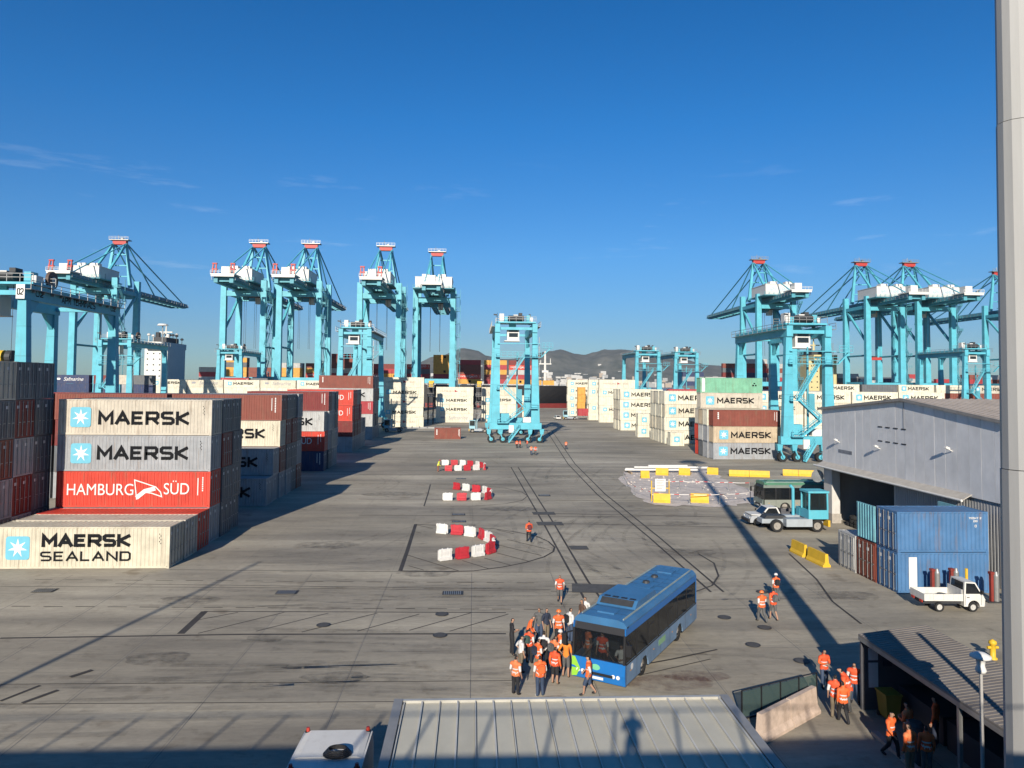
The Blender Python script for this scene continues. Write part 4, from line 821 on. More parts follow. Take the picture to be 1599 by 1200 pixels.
for i, (bx, n) in enumerate(bays):
    for k in range(n):
        c = sr.choice(PAL); kk, _, lg = c.partition(':')
        cont(bx, 399.5, 12.3+k*2.6, kk, 12.19, 2.59, lg or None, '%s%s container on the black ship, tier %s, bay %s from the bow' % (CNAME[kk], LNAME.get(lg, ''), NUM[k], ['one', 'two', 'three', 'four', 'five', 'six', 'seven', 'eight', 'nine', 'ten', 'eleven', 'twelve', 'thirteen'][len(bays)-1-i]), 'containers stowed on the black ship', 0, None, 0)
        HID.append((bx, 402.1, 12.3+k*2.6, 12.19, 2.59, sr.choice(['brown', 'grey', 'maroon'])))
for bx in (31, 38):
    cont(bx, 404, 12.0, 'orange', 6.06, 2.59, None, 'small yellow-orange container near the ship bow, %s the white foremast' % ('short of' if bx == 31 else 'next to'), 'small containers near the bow of the black ship', 0, None, 0)
s2 = hull('container_ship', 'second container ship with tall yellow bridge house behind the hangar side cranes', 86, 420, 408, 448, 9, 10, mat('hull_blue', (.03, .07, .12), rough=.55, var=.3, scale=.08, grime=.2), bow=-1)
bridge(s2, 196-253, 416-428, 17, 16, 22, mat('bridge_yellow', (.66, .56, .28), rough=.6, var=.12))
NUMB = ['one', 'two', 'three', 'four', 'five', 'six', 'seven', 'eight', 'nine', 'ten', 'eleven', 'twelve']
for i, (bx, n) in enumerate([(118, 4), (131, 3), (141, 6), (154.5, 7), (167.3, 6), (208, 4), (221, 3), (236, 3), (250, 4), (266, 3), (282, 4), (296, 4)]):
    for k in range(n):
        c = sr.choice(['maroon', 'darkgrey', 'lightgrey', 'brown', 'navy', 'grey', 'brown', 'crimson'])
        if k < n-3: HID.append((bx, 411.5, 9.6+k*2.6, 12.19, 2.59, c)); continue
        cont(bx, 411.5, 9.6+k*2.6, c, 12.19, 2.59, None, '%s container on the yellow-bridged ship, tier %s, bay %s from the bow' % (CNAME[c], NUM[k], NUMB[i]), 'containers stowed on the ship with the yellow bridge', 0, None, 0)

# lower tiers that the front blocks hide: one joined mass
hb_ = MB(); hm_ = []
for (x, y, z, L, H, k) in HID:
    me = cont_mesh(L, H, 0); mm = paint(k)
    if mm not in hm_: hm_.append(mm)
    o_ = len(hb_.v); hb_.v += [(v.co.x+x, v.co.y+y, v.co.z+z) for v in me.vertices]
    for p in me.polygons: hb_.f.append(tuple(i+o_ for i in p.vertices)); hb_.m.append(hm_.index(mm))
tag(hb_.build('stacked_containers', hm_, fixn=False), 'lower tiers of distant container stacks behind the front blocks', 'containers', kind='stuff')
# ---------------------------------------------------------------- vehicles
def arch(cx, r, z0, n=9):
    return [(cx+r*cos(pi-pi*i/n)*1.0, z0+r*sin(pi*i/n)) for i in range(n+1)]
def wheel(parent, x, y, r, w, side, rim=None):
    """side = +1 / -1: which way the wheel faces"""
    q = MB(); h = w/2
    prof = [(r*.62, -h), (r*.93, -h), (r, -h*.6), (r, h*.6), (r*.93, h), (r*.62, h)]
    n = 22; vs = []
    for i in range(n):
        a = 2*pi*i/n
        for rr, yy in prof: vs.append((x+rr*cos(a), y+yy, r+rr*sin(a)))
    k = len(prof); q.add(vs, [(i*k+j, ((i+1) % n)*k+j, ((i+1) % n)*k+(j+1) % k, i*k+(j+1) % k) for i in range(n) for j in range(k)])
    t = q.build('wheel', M_RUB, parent, smooth=False)
    q = MB(); q.cyl((x, y-h*.45, r), (x, y+h*.45, r), r*.63, r*.63, 18); q.cyl((x, y+side*h*.45, r), (x, y+side*h*.8, r), r*.22, r*.18, 10)
    for i in range(6): a = pi/3*i; q.cyl((x+r*.42*cos(a), y+side*h*.45, r+r*.42*sin(a)), (x+r*.42*cos(a), y+side*h*.62, r+r*.42*sin(a)), r*.05, r*.05, 6)
    q.build('rim', rim or mat('dusty_rim', (.34, .31, .27), rough=.7, var=.2), t)
def bus(name, label, loc, rz, mb, mroof, mlow, decal=True, L=10.6):
    t = thing(name, label, 'bus', loc, rz); W = 1.22; za, zb, zc = 1.22, 2.42, 2.68
    wx = (2.33, 7.6)
    for s in (-1, 1):
        P = [(0.0, .34)]
        for c in wx: P += arch(c, .56, .34)
        P += [(L, .34), (L, za), (0.0, za)]
        q = MB(); q.prism(P, 'y', s*W-.03, s*W+.03); q.build('body_side', mlow, t)
        q = MB(); q.box(.02, L-.02, s*W-.028, s*W+.024, zb, zc+.02); q.build('cant_rail', mb, t)
        xs = [1.35, 2.85, 4.35, 5.85, 7.35, 8.85, L-.12]
        for a, b in zip([.12]+xs, xs):
            q = MB(); q.box(a+.035, b-.035, s*W-.012, s*W+.012, za+.03, zb-.02); q.build('window', glass('bus_glass', (.012, .014, .017), .34), t)
        for a in [.06]+xs: q = MB(); q.box(a-.05, a+.05, s*W-.022, s*W+.018, za, zb+.01); q.build('window_pillar', M_BLK, t)
        for c in wx: wheel(t, c, s*(W-.2), .48, .30, s)
        for xs_ in (1.35, 3.2, 4.6, 6.0, 8.6):
            q = MB(); q.box(xs_-.008, xs_+.008, s*W+.031*s-.002, s*W+.031*s+.002, .36, za-.06); q.build('panel_seam', M_BLK, t)
        for xs_ in (.6, 3.6, 6.4, 9.6):
            q = MB(); q.box(xs_-.06, xs_+.06, s*W+.031*s-.006, s*W+.031*s+.012, .80, .85); q.build('side_marker', mat('marker_amber', (.7, .3, .03), rough=.3), t)
            q = MB(); q.box(xs_-.5, xs_+.1, s*(W+.02)-.006, s*(W+.02)+.006, zb-.36, zb-.335); q.build('hopper_bar', M_BLK, t)
        q = MB(); q.box(.0, L-.0, s*W+.031*s-.004, s*W+.031*s+.004, za-.05, za+.02); q.build('trim_strip', M_BLK, t)
    # nose
    P = [(-W, .34), (W, .34), (W, za-.1), (-W, za-.1)]
    q = MB(); q.add([(-.05, -W-.03, .32), (-.05, W+.03, .32), (-.12, W+.03, .75), (-.12, -W-.03, .75), (-.06, W+.03, za), (-.06, -W-.03, za), (.12, -W-.03, .32), (.12, W+.03, .32), (.12, W+.03, za), (.12, -W-.03, za)],
              [(0,1,2,3), (3,2,4,5), (0,6,7,1), (5,4,8,9), (0,3,5,9,6), (1,7,8,4,2), (6,9,8,7)]); nose = q.build('front_panel', mb, t)
    q = MB(); q.add([(-.055, -W+.02, za+.02), (-.055, W-.02, za+.02), (.06, W-.02, zb-.02), (.06, -W+.02, zb-.02)], [(0,1,2,3)]); q.build('windscreen', glass('screen_glass', (.012, .014, .017), .42), t)
    q = MB(); q.add([(.05, -W-.02, zb-.02), (.05, W+.02, zb-.02), (.20, W+.02, zc+.08), (.20, -W-.02, zc+.08), (.4, -W-.02, zb-.02), (.4, W+.02, zb-.02), (.4, W+.02, zc+.08), (.4, -W-.02, zc+.08)], [(0,1,2,3), (4,7,6,5), (0,4,5,1), (3,2,6,7), (0,3,7,4), (1,5,6,2)]); q.build('destination_display', M_BLK, t)
    q = MB(); q.box(-.135, -.128, -.26, .26, .42, .53); q.build('number_plate', M_LETW, nose)
    q = MB(); q.box(-.132, -.122, -.7, .7, .58, .70); q.build('front_grille', M_BLK, nose)
    for s in (-1, 1):
        q = MB(); q.beam((-.06, s*(W-.02), za), (.05, s*(W-.02), zb), .09, .09); q.build('screen_pillar', M_BLK, t)
        q = MB()
        for k in range(2): q.cyl((-.125, s*(W-.28-.22*k), .66), (-.10, s*(W-.28-.22*k), .66), .085, .085, 12)
        q.build('headlight', mat('lamp_lens', (.85, .85, .82), rough=.15, var=.05), nose)
        q = MB(); q.beam((.05, s*(W+.02), 2.25), (-.28, s*(W+.30), 2.2), .05, .05); q.box(-.36, -.22, s*(W+.30)-.11, s*(W+.30)+.11, 1.72, 2.2); q.build('mirror', M_BLK, t)
        q = MB(); q.beam((-.09, s*.75, za+.04), (-.03, s*.2, za+.75), .03, .03); q.build('wiper', M_BLK, t)
    # roof with rounded cant, rear, floor
    P = [(-W-.02, zc), (-W-.02, zc+.1), (-W+.12, zc+.26), (-W+.4, zc+.33), (W-.4, zc+.33), (W-.12, zc+.26), (W+.02, zc+.1), (W+.02, zc)]
    q = MB(); q.prism(P, 'x', .14, L); rf = q.build('roof', mroof, t)
    for y in (-.45, .0, .45): q = MB(); q.box(5.6, L-.3, y-.03, y+.03, zc+.332, zc+.35); q.build('roof_rib', mroof, rf)
    q = MB(); q.prism([(1.9, zc+.335), (2.3, zc+.62), (4.6, zc+.62), (4.9, zc+.335)] if decal else [(5, zc+.335), (5.2, zc+.40), (7.6, zc+.40), (7.9, zc+.335)], 'y', -.95, .95); ac = q.build('air_conditioning_unit', mroof, rf)
    if decal: q = MB(); q.add([(1.97, -.8, zc+.40), (1.97, .8, zc+.40), (2.26, .8, zc+.608), (2.26, -.8, zc+.608)], [(0,1,2,3)])
    if decal: q.v = [(x-.02, y, z+.02) for x, y, z in q.v]; q.build('condenser_grille', M_DARK, ac)
    for k in range(4 if decal else 0): q = MB(); q.box(2.38, 2.56, -.75+.42*k-.02, -.47+.42*k-.02, zc+.622, zc+.64); q.build('fan_slot', M_BLK, ac)
    for xh in (.75, 5.4, 8.9): q = MB(); q.box(xh, xh+.75, -.4, .4, zc+.332, zc+.40); q.build('roof_hatch', mroof, rf)
    for y in (-.98, .98): q = MB(); q.beam((.4, y, zc+.30), (L-.2, y, zc+.30), .05, .08); q.build('roof_rail', mat('rail_pale', (.35, .42, .40), var=.3), rf)
    for xh in (6.6, 7.9): q = MB(); q.cyl((xh, .2, zc+.33), (xh, .2, zc+.44), .2, .16, 12); q.build('roof_vent', M_DARK, rf)
    for k in range(12): q = MB(); q.box(1.0+.75*k-.006, 1.0+.75*k+.006, -.9, .9, zc+.331, zc+.336); q.build('roof_seam', M_BLK, rf)
    q = MB(); q.box(L-.04, L+.06, -W-.03, W+.03, .36, zc+.02); rp = q.build('rear_panel', mb, t)
    q = MB(); q.box(L+.062, L+.075, -.95, .95, 1.45, 2.35); q.build('rear_window', glass('bus_glass'), rp)
    q = MB(); q.box(.13, L-.05, -W+.04, W-.04, .36, .42); q.build('floor', M_DARK, t)
    for x in (3.6, 4.6, 5.6, 6.6, 8.4, 9.4):
        for y in (-.8, .8): q = MB(); q.box(x, x+.45, y-.32, y+.32, .42, .9); q.box(x+.38, x+.48, y-.32, y+.32, .9, 1.5); q.build('seat', M_DARK, t)
    if decal:
        mg = mat('lime_decal', (.30, .62, .06), rough=.4, var=.08)
        q = MB(); q.add([(-.128, W+.028, .36), (-.128, W-.22, .40), (-.125, W-.38, .75), (-.09, W-.12, za-.02), (-.085, W+.028, za-.02)], [(0,1,2,3,4)]); q.v = [(x-.006, y, z) for x, y, z in q.v]; q.build('corner_decal', mg, nose)
        q = MB(); q.cyl((-.115, .1, .92), (-.108, .1, .92), .13, .13, 14); q.v = [(x, (y-.1)*1.6+.1, z) for x, y, z in q.v]; q.build('emblem', mat('emblem_green', (.20, .60, .35), rough=.4), nose)
        q = MB(); q.cyl((.75, -W-.031, .95), (.75, -W-.036, .95), .14, .14, 14); q.build('side_emblem', M_LETW, t)
        q = MB(); q.box(4.3, 5.3, -W-.037, -W-.031, .75, 1.02); q.build('side_logo', mat('side_logo_green', (.25, .45, .25), rough=.5), t)
    return t
M_BB = mat('bus_blue', (.018, .17, .50), rough=.3, var=.1, scale=.6, grime=.12)
M_BR = mat('bus_roof_blue', (.055, .18, .36), rough=.38, var=.2, scale=.8, grime=.2)
M_BL = mat('bus_side_dusty', (.17, .27, .40), rough=.5, var=.35, scale=.6, grime=.45)
RZB = radians(90-33)
bus('city_bus', 'blue city bus with lime green corner, people gathered around its door', (5.59, 32.55, 0), RZB, M_BB, M_BR, M_BL)
bus('coach', 'green and white coach parked behind the end of the grey hangar', (30.6, 78.0, 0), 0, mat('coach_white', (.20, .24, .21), rough=.4, var=.15), mat('coach_green', (.10, .24, .15), rough=.4, var=.15), mat('coach_side', (.27, .29, .25), rough=.4, var=.15), decal=False)

def car_body(t, prof, wheels, W, m, z0=.32, r=.36):
    """side profile (x,z) from sill to roof, wheel arches cut into the sill"""
    P = [(prof[0][0], z0)]
    for c in wheels: P += arch(c, r+.07, z0)
    P += [(prof[-1][0], z0)]+prof[::-1]
    q = MB(); q.prism(P, 'y', -W/2, W/2); return q.build('body', m, t)
def greenhouse(t, pts, W, m, inset=.14):
    """pts: base front, roof front, roof rear, base rear (x,z)"""
    q = MB(); (a, b, c, d) = pts; w0, w1 = W/2-.02, W/2-inset
    vs = [(a[0], -w0, a[1]), (b[0], -w1, b[1]), (c[0], -w1, c[1]), (d[0], -w0, d[1]), (a[0], w0, a[1]), (b[0], w1, b[1]), (c[0], w1, c[1]), (d[0], w0, d[1])]
    q.add(vs, [(0,1,2,3), (7,6,5,4), (0,4,5,1), (1,5,6,2), (2,6,7,3), (3,7,4,0)]); cab = q.build('cab', m, t)
    def pane(ids, s, nm):
        V = [Vector(vs[i]) for i in ids]; c_ = sum(V, Vector())/len(V); n_ = (V[1]-V[0]).cross(V[2]-V[0]).normalized()
        mid = Vector(((a[0]+d[0])/2, 0, (a[1]+b[1])/2)); n_ = n_ if (c_-mid).dot(n_) > 0 else -n_
        q2 = MB(); q2.add([c_+(v-c_)*s+n_*.012 for v in V]+[c_+(v-c_)*s-n_*.01 for v in V], [(0,1,2,3), (4,7,6,5)]+[(i, 4+i, 4+(i+1) % 4, (i+1) % 4) for i in range(4)]); q2.build(nm, glass('car_glass', (.012, .014, .016), .0), cab)
    pane((0,1,2,3), .8, 'side_window'); pane((4,5,6,7), .8, 'side_window'); pane((0,4,5,1), .88, 'windscreen'); pane((2,6,7,3), .82, 'rear_window')
    return cab
def lamps(t, x, W, z, col=(.85, .85, .8), nm='headlight'):
    for s in (-1, 1): q = MB(); q.box(x-.02, x+.02, s*(W/2-.22)-.14, s*(W/2-.22)+.14, z-.07, z+.07); q.build(nm, mat('lens_'+nm, col, rough=.2, var=.05), t)
def bed(t, x0, x1, z0, z1, W, m):
    q = MB(); q.box(x0, x1, -W/2, W/2, z0-.06, z0); q.build('bed_floor', m, t)
    for s in (-1, 1): q = MB(); q.box(x0, x1, s*(W/2-.03)-.025, s*(W/2-.03)+.025, z0+.002, z1); q.build('bed_side', m, t)
    q = MB(); q.box(x0-.001, x0+.05, -W/2+.06, W/2-.06, z0+.002, z1); q.build('tailgate', m, t)
    q = MB(); q.box(x1-.05, x1, -W/2+.06, W/2-.06, z0+.002, z1+.25); q.build('bed_front', m, t)
def trim(t, W, x0, x1, z0, z1, zm, xm):
    """door gaps, handles, mirrors on both flanks"""
    for s in (-1, 1):
        for x in (x0, x1): q = MB(); q.box(x-.008, x+.008, s*W/2-.004, s*W/2+.004, z0, z1); q.build('door_gap', M_BLK, t)
        q = MB(); q.box(x0+.08, x0+.24, s*W/2-.01, s*W/2+.025, z1-.14, z1-.10); q.build('door_handle', M_BLK, t)
        q = MB(); q.box(xm-.05, xm+.05, s*(W/2+.13)-.09, s*(W/2+.13)+.09, zm, zm+.2); q.beam((xm, s*W/2*.95, zm+.02), (xm, s*(W/2+.08), zm+.06), .03, .03); q.build('mirror', M_BLK, t)
M_TW = mat('truck_white', (.72, .70, .64), rough=.4, var=.12, scale=1.2, grime=.35)
# small white flatbed truck (front towards +X)
t = thing('flatbed_truck', 'small white flatbed truck parked in front of the blue containers', 'truck', (28.6, 43.35, 0), radians(-2)); W = 1.5
q = MB(); q.box(-1.85, 1.5, -.45, .45, .42, .6); q.build('chassis', M_DARK, t)
q = MB(); P = [(.42, .34)]+arch(1.0, .36, .34)+[(1.62, .34), (1.68, .75), (1.55, 1.0), (.42, 1.0)]; q.prism(P, 'y', -W/2, W/2); q.build('body', M_TW, t)
greenhouse(t, [(1.56, 1.0), (1.15, 1.72), (.52, 1.76), (.44, 1.0)], W, M_TW, .08); lamps(t, 1.68, W, .68); trim(t, W, .50, 1.45, .42, .99, 1.1, 1.42)
q = MB(); q.box(1.66, 1.76, -.7, .7, .34, .52); q.build('bumper', mat('bumper_grey', (.2, .2, .2)), t)
bed(t, -1.95, .36, .72, 1.06, 1.52, M_TW)
for x in (-1.4, -.8, -.2):
    for s in (-1, 1): q = MB(); q.box(x-.025, x+.025, s*.76-.018, s*.76+.018, .74, 1.05); q.build('bed_stake', M_TW, t)
lamps(t, -1.97, 1.3, .6, (.5, .05, .03), 'tail_lamp')
for x in (-1.0, 1.0):
    for s in (-1, 1): wheel(t, x, s*.62, .28, .16, s, mat('rim_white', (.55, .54, .5), var=.2, grime=.4))
q = MB(); q.cyl((-.4, .1, .722), (-.4, .1, .86), .28, .26, 14); q.build('hose_coil', M_DARK, t)
# white pickup, blue terminal tractor behind it
t = thing('pickup_truck', 'white pickup truck with grey flank beside the blue terminal tractor', 'pickup', (28.6, 69.6, 0), pi); W = 1.85
car_body(t, [(-2.75, 1.05), (.45, 1.05), (.5, 1.06), (1.6, 1.0), (2.35, .92), (2.5, .6)], (-1.75, 1.75), W, mat('pickup_flank', (.42, .44, .46), rough=.4, var=.15, grime=.15), r=.4)  # flank a greyer tone than the white cab
q = MB(); q.box(1.42, 2.36, -W/2+.06, W/2-.06, 1.0, 1.07); q.build('bonnet', M_WHITE, t)
greenhouse(t, [(1.35, 1.055), (.75, 1.70), (-.15, 1.72), (-.45, 1.055)], W, M_WHITE); bed(t, -2.7, -.5, 1.06, 1.35, 1.8, mat('bed_dark', (.10, .10, .11), var=.2))
for x in (-1.75, 1.75):
    for s in (-1, 1): wheel(t, x, s*.8, .41, .26, s)
lamps(t, 2.5, W, .78); trim(t, W, -.4, .72, .42, 1.04, 1.12, 1.2); q = MB(); q.box(2.45, 2.68, -.9, .9, .36, .62); q.build('bumper', M_BLK, t)
def tractor(label, loc, rz, mcab=M_CY, stripes=True, scale=1.0):
    t = thing('terminal_tractor', label, 'tractor', loc, rz, 'terminal tractors working in the yard'); t.scale = (scale,)*3
    mg = mat('chassis_grey', (.38, .42, .45), rough=.5, var=.15, grime=.25)
    q = MB(); q.box(-2.6, 2.4, -.5, .5, .6, .95); q.build('chassis', mg, t)
    for s in (-1, 1): q = MB(); q.box(-.9, 1.2, s*.85-.35, s*.85+.35, .45, 1.05); q.build('side_tank', mg, t)
    q = MB(); q.box(.9, 2.5, -1.2, .25, 1.05, 1.75, 0); cabl = q.build('cab_base', mcab, t)
    for (x, y) in ((.95, -1.15), (2.45, -1.15), (.95, .2), (2.45, .2)): q = MB(); q.beam((x, y, 1.752), (x*.97+.05, y, 3.1), .12, .12); q.build('cab_post', mcab, cabl)
    q = MB(); q.box(.85, 2.55, -1.28, .32, 3.1, 3.25); q.build('cab_roof', mcab, cabl)
    q = MB(); q.box(1.0, 2.4, -1.10, .15, 1.76, 3.09); q.build('cab_glass', glass('tractor_glass', (.015, .02, .022), .25), cabl)
    q = MB(); q.cyl((.5, .75, .95), (.5, .75, 3.2), .12, .12, 10); q.cyl((.5, .75, 3.2), (.25, .75, 3.45), .12, .12, 10); q.build('exhaust', mcab, t)
    q = MB(); q.box(.9, 2.3, .4, 1.2, 1.05, 1.7); q.build('bonnet', mcab, t)
    q = MB(); q.prism([(-2.4, .96), (-.5, .96), (-.7, 1.2), (-2.2, 1.2)], 'y', -.5, .5); q.build('fifth_wheel', M_DARK, t)
    for x in (-1.6, 1.65):
        for s in (-1, 1): wheel(t, x, s*.95, .5, .4, s)
    q = MB(); q.box(2.45, 2.62, -1.25, 1.25, .45, .95, 0)
    if stripes:
        for k in range(6): y = -1.2+k*.42; q.add([(2.626, y, .47), (2.626, y+.2, .47), (2.626, y+.38, .93), (2.626, y+.18, .93)], [(0,1,2,3)], 1)
    q.build('bumper', [M_YEL, M_BLK], t); return t
tractor('blue terminal tractor with hazard-striped bumper at the hangar mouth', (29.3, 67.0, 0), 0, scale=1.14)
tractor('pale blue terminal tractor in the shadow of the fifth block', (-21.0, 196, 0), pi, mat('tractor_pale', (.32, .55, .62), rough=.5))
tractor('pale blue terminal tractor beside the tall gantry crane', (1.4, 196, 0), pi, MATS['tractor_pale'])
tractor('pale tractor hauling a red container along the ship road', (35.0, 266.5, 0), pi, MATS['tractor_pale'])
def trailer(label, loc, rz=0):
    t = thing('flat_trailer', label, 'trailer', loc, rz, 'flat trailers in the yard')
    for y in (-.5, .5): q = MB(); q.box(-6.2, 6.2, y-.12, y+.12, 1.0, 1.35); q.build('frame_rail', M_STEEL, t)
    for k in range(7): q = MB(); q.box(-6+2*k-.1, -6+2*k+.1, -1.22, 1.22, 1.352, 1.45); q.build('cross_member', M_STEEL, t)
    for x in (3.8, 5.0):
        for s in (-1, 1): wheel(t, x, s*.95, .48, .4, s)
    return t
trailer('empty pale trailer behind the lone brown container', (-12.2, 196, 0)); trailer('trailer under the red container on the ship road', (43.6, 266.5, 0))
cont(35.6+2.2, 265.3, 1.46, 'crimson', 6.06, 2.59, None, 'short crimson container riding on the trailer along the ship road', None, 0, None, 0)
t = thing('parked_car', 'small white car parked on the road towards the ship', 'car', (30.4, 268, 0), radians(100)); car_body(t, [(-2.0, .8), (-.2, .9), (1.2, .85), (2.0, .7)], (-1.25, 1.25), 1.7, M_WHITE, r=.32); greenhouse(t, [(1.1, .86), (.5, 1.45), (-1.2, 1.45), (-1.8, .82)], 1.7, M_WHITE)
for x in (-1.25, 1.25):
    for s in (-1, 1): wheel(t, x, s*.75, .32, .2, s)
# white van below, seen from above
t = thing('delivery_van', 'white van with red roof corner lamps and a cable coil on its roof', 'van', (-4.0, 20.6, 0), radians(90)); W = 2.06
q = MB(); P = [(-2.7, .4)]+arch(-1.7, .42, .4)+arch(1.7, .42, .4)+[(2.9, .4), (2.98, .9), (2.85, 2.2), (2.6, 2.62), (1.0, 2.66), (-.2, 2.66), (-.3, 2.45), (-2.6, 2.42), (-2.75, 2.2)]
q.prism(P, 'y', -W/2, W/2); bdy = q.build('body', M_WHITE, t)
q = MB(); q.prism([(-.84, 2.664), (-.70, 2.71), (.70, 2.71), (.84, 2.664)], 'x', .9, 2.5); q.v = [(x, y*1.15, z) for x, y, z in q.v]; q.build('roof_panel', M_WHITE, t)
for x in (2.5, .35):
    for s in (-1, 1):
        q = MB(); q.cyl((x, s*.9, 2.64), (x, s*.9, 2.70), .085, .085, 10, 0); q.cyl((x, s*.9, 2.70), (x, s*.9, 2.80), .06, .05, 10, 1); q.build('roof_lamp', [M_BLK, mat('lamp_red', (.5, .05, .03), rough=.3)], t)
for x in (-1.7, 1.7):
    for s in (-1, 1): wheel(t, x, s*.9, .36, .22, s)
q = MB(); q.box(2.955, 2.99, -.9, .9, 1.3, 2.1); q.build('rear_window', glass('car_glass'), t)
cc = MB()
for k in range(5):
    n = 20; r = .30-.025*k
    for i in range(n):
        a0, a1 = 2*pi*i/n, 2*pi*(i+1)/n; cc.beam((r*cos(a0)*1.3, r*sin(a0), .03+.035*k), (r*cos(a1)*1.3, r*sin(a1), .03+.035*k), .03, .03)
tag(cc.build('cable_coil', M_BLK, loc=(-3.75, 21.6, 2.72)), 'black cable coil lying on the white van roof', 'cable')
# ---------------------------------------------------------------- people
def mirror(d): return {k: v for k, v in d.items()}
def pose_joints(pose):
    J = {'pelvis': ((0,0,.95), .15, .11), 'spine': ((0,0,1.12), .135, .10), 'chest': ((0,.0,1.31), .165, .112), 'nb': ((0,-.01,1.45), .075, .07), 'neck': ((0,.005,1.515), .052, .052),
         'jaw': ((0,.03,1.575), .062, .07), 'head': ((0,.022,1.65), .082, .098), 'crown': ((0,.005,1.715), .06, .072)}
    def arm(s, el, wr, n):
        J['sh'+n] = ((s*.185,0,1.41), .062, .062); J['el'+n] = (el, .043, .043); J['wr'+n] = (wr, .029, .026)
        e, w_ = Vector(el), Vector(wr); d = (w_-e).normalized(); pm = w_+d*.075; J['pm'+n] = (tuple(pm), .036, .024)
        side = Vector((0,1,0)) if abs(d.y) < .8 else Vector((0,0,1)); side = (side-d*side.dot(d)).normalized()
        for k, (o_, ln) in enumerate(((-.030, .066), (-.010, .080), (.010, .074), (.030, .060))):
            b_ = pm+side*o_+d*.025; J['f%d%s' % (k, n)] = (tuple(b_), .0095, .0095); J['g%d%s' % (k, n)] = (tuple(b_+d*ln*.9+Vector((-s*.012,0,0))), .0075, .0075)
        tb = pm+side*.035-d*.01; J['t0'+n] = (tuple(tb), .012, .012); J['t1'+n] = (tuple(tb+side*.02+d*.045), .009, .009)
    def leg(s, kn, an, n):
        J['hp'+n] = ((s*.095,0,.90), .098, .10); J['kn'+n] = (kn, .062, .062); J['an'+n] = (an, .042, .042)
        J['ft'+n] = ((an[0]+s*.012, an[1]+.09, max(.04, an[2]-.045)), .042, .034); J['to'+n] = ((an[0]+s*.02, an[1]+.175, max(.03, an[2]-.06)), .034, .024)
    if pose == 'walk':
        arm(-1, (-.25,-.10,1.16), (-.24,-.02,.93), 'L'); arm(1, (.25,.06,1.15), (.22,.22,.97), 'R')
        leg(-1, (-.10,.16,.53), (-.10,.20,.10), 'L'); leg(1, (.10,-.03,.50), (.10,-.30,.14), 'R')
    elif pose == 'phone':
        arm(-1, (-.26,.0,1.14), (-.10,.22,1.13), 'L'); arm(1, (.26,.0,1.14), (.11,.23,1.15), 'R')
        leg(-1, (-.11,.02,.50), (-.12,-.02,.085), 'L'); leg(1, (.11,.03,.50), (.13,.02,.085), 'R')
    elif pose == 'hip':
        arm(-1, (-.34,-.08,1.17), (-.20,.05,1.0), 'L'); arm(1, (.24,-.02,1.13), (.26,.05,.88), 'R')
        leg(-1, (-.12,.03,.50), (-.15,.0,.085), 'L'); leg(1, (.10,.01,.50), (.11,-.05,.085), 'R')
    elif pose == 'lean':
        arm(-1, (-.25,.10,1.12), (-.16,.36,1.0), 'L'); arm(1, (.25,.12,1.12), (.18,.38,1.02), 'R')
        leg(-1, (-.10,.05,.50), (-.10,-.02,.085), 'L'); leg(1, (.10,.06,.50), (.12,.05,.085), 'R')
    else:
        arm(-1, (-.245,-.03,1.13), (-.26,.05,.88), 'L'); arm(1, (.245,-.03,1.13), (.25,.06,.88), 'R')
        leg(-1, (-.10,.01,.50), (-.11,-.03,.085), 'L'); leg(1, (.10,.015,.50), (.12,-.01,.085), 'R')
    if pose == 'lean':
        a = radians(24)
        for k in list(J):
            if k[:2] in ('hp', 'kn', 'an', 'ft', 'to') or k == 'pelvis': continue
            (x, y, z), r1, r2 = J[k]; dz = z-.95; J[k] = ((x, y*cos(a)+dz*sin(a), .95+dz*cos(a)-y*sin(a)), r1, r2)
    B = [('pelvis','spine','torso'), ('spine','chest','torso'), ('chest','nb','torso'), ('nb','neck','neck'), ('neck','jaw','head'), ('jaw','head','head'), ('head','crown','head')]
    for n in 'LR':
        B += [('chest','sh'+n,'torso'), ('sh'+n,'el'+n,'uarm'), ('el'+n,'wr'+n,'farm'), ('wr'+n,'pm'+n,'hand'), ('pelvis','hp'+n,'hips'), ('hp'+n,'kn'+n,'thigh'), ('kn'+n,'an'+n,'shin'), ('an'+n,'ft'+n,'foot'), ('ft'+n,'to'+n,'foot'), ('pm'+n,'t0'+n,'hand'), ('t0'+n,'t1'+n,'hand')]
        for k in range(4): B += [('pm'+n, 'f%d%s' % (k, n), 'hand'), ('f%d%s' % (k, n), 'g%d%s' % (k, n), 'hand')]
    return J, B
M_SKIN = mat('skin', (.42, .24, .16), rough=.6, var=.1, scale=6)
M_ORG = mat('hi_vis_orange', (.86, .15, .035), rough=.7, var=.12, scale=5)
M_ORD = mat('orange_cloth', (.80, .24, .03), rough=.75, var=.12, scale=5)
M_YLW = mat('hi_vis_yellow', (.70, .72, .05), rough=.7, var=.12, scale=5)
M_REF = mat('reflective_tape', (.66, .66, .66), rough=.35, var=.1, scale=8)
M_CWH = mat('white_cloth', (.70, .68, .66), rough=.8, var=.1, scale=6)
M_CBK = mat('black_cloth', (.022, .022, .026), rough=.85, var=.3, scale=6)
M_CNV = mat('navy_cloth', (.03, .04, .07), rough=.85, var=.3, scale=6)
M_CGY = mat('grey_cloth', (.12, .12, .12), rough=.85, var=.3, scale=6)
M_HAIR = mat('dark_hair', (.025, .018, .014), rough=.7, var=.3, scale=20)
_pp = {}
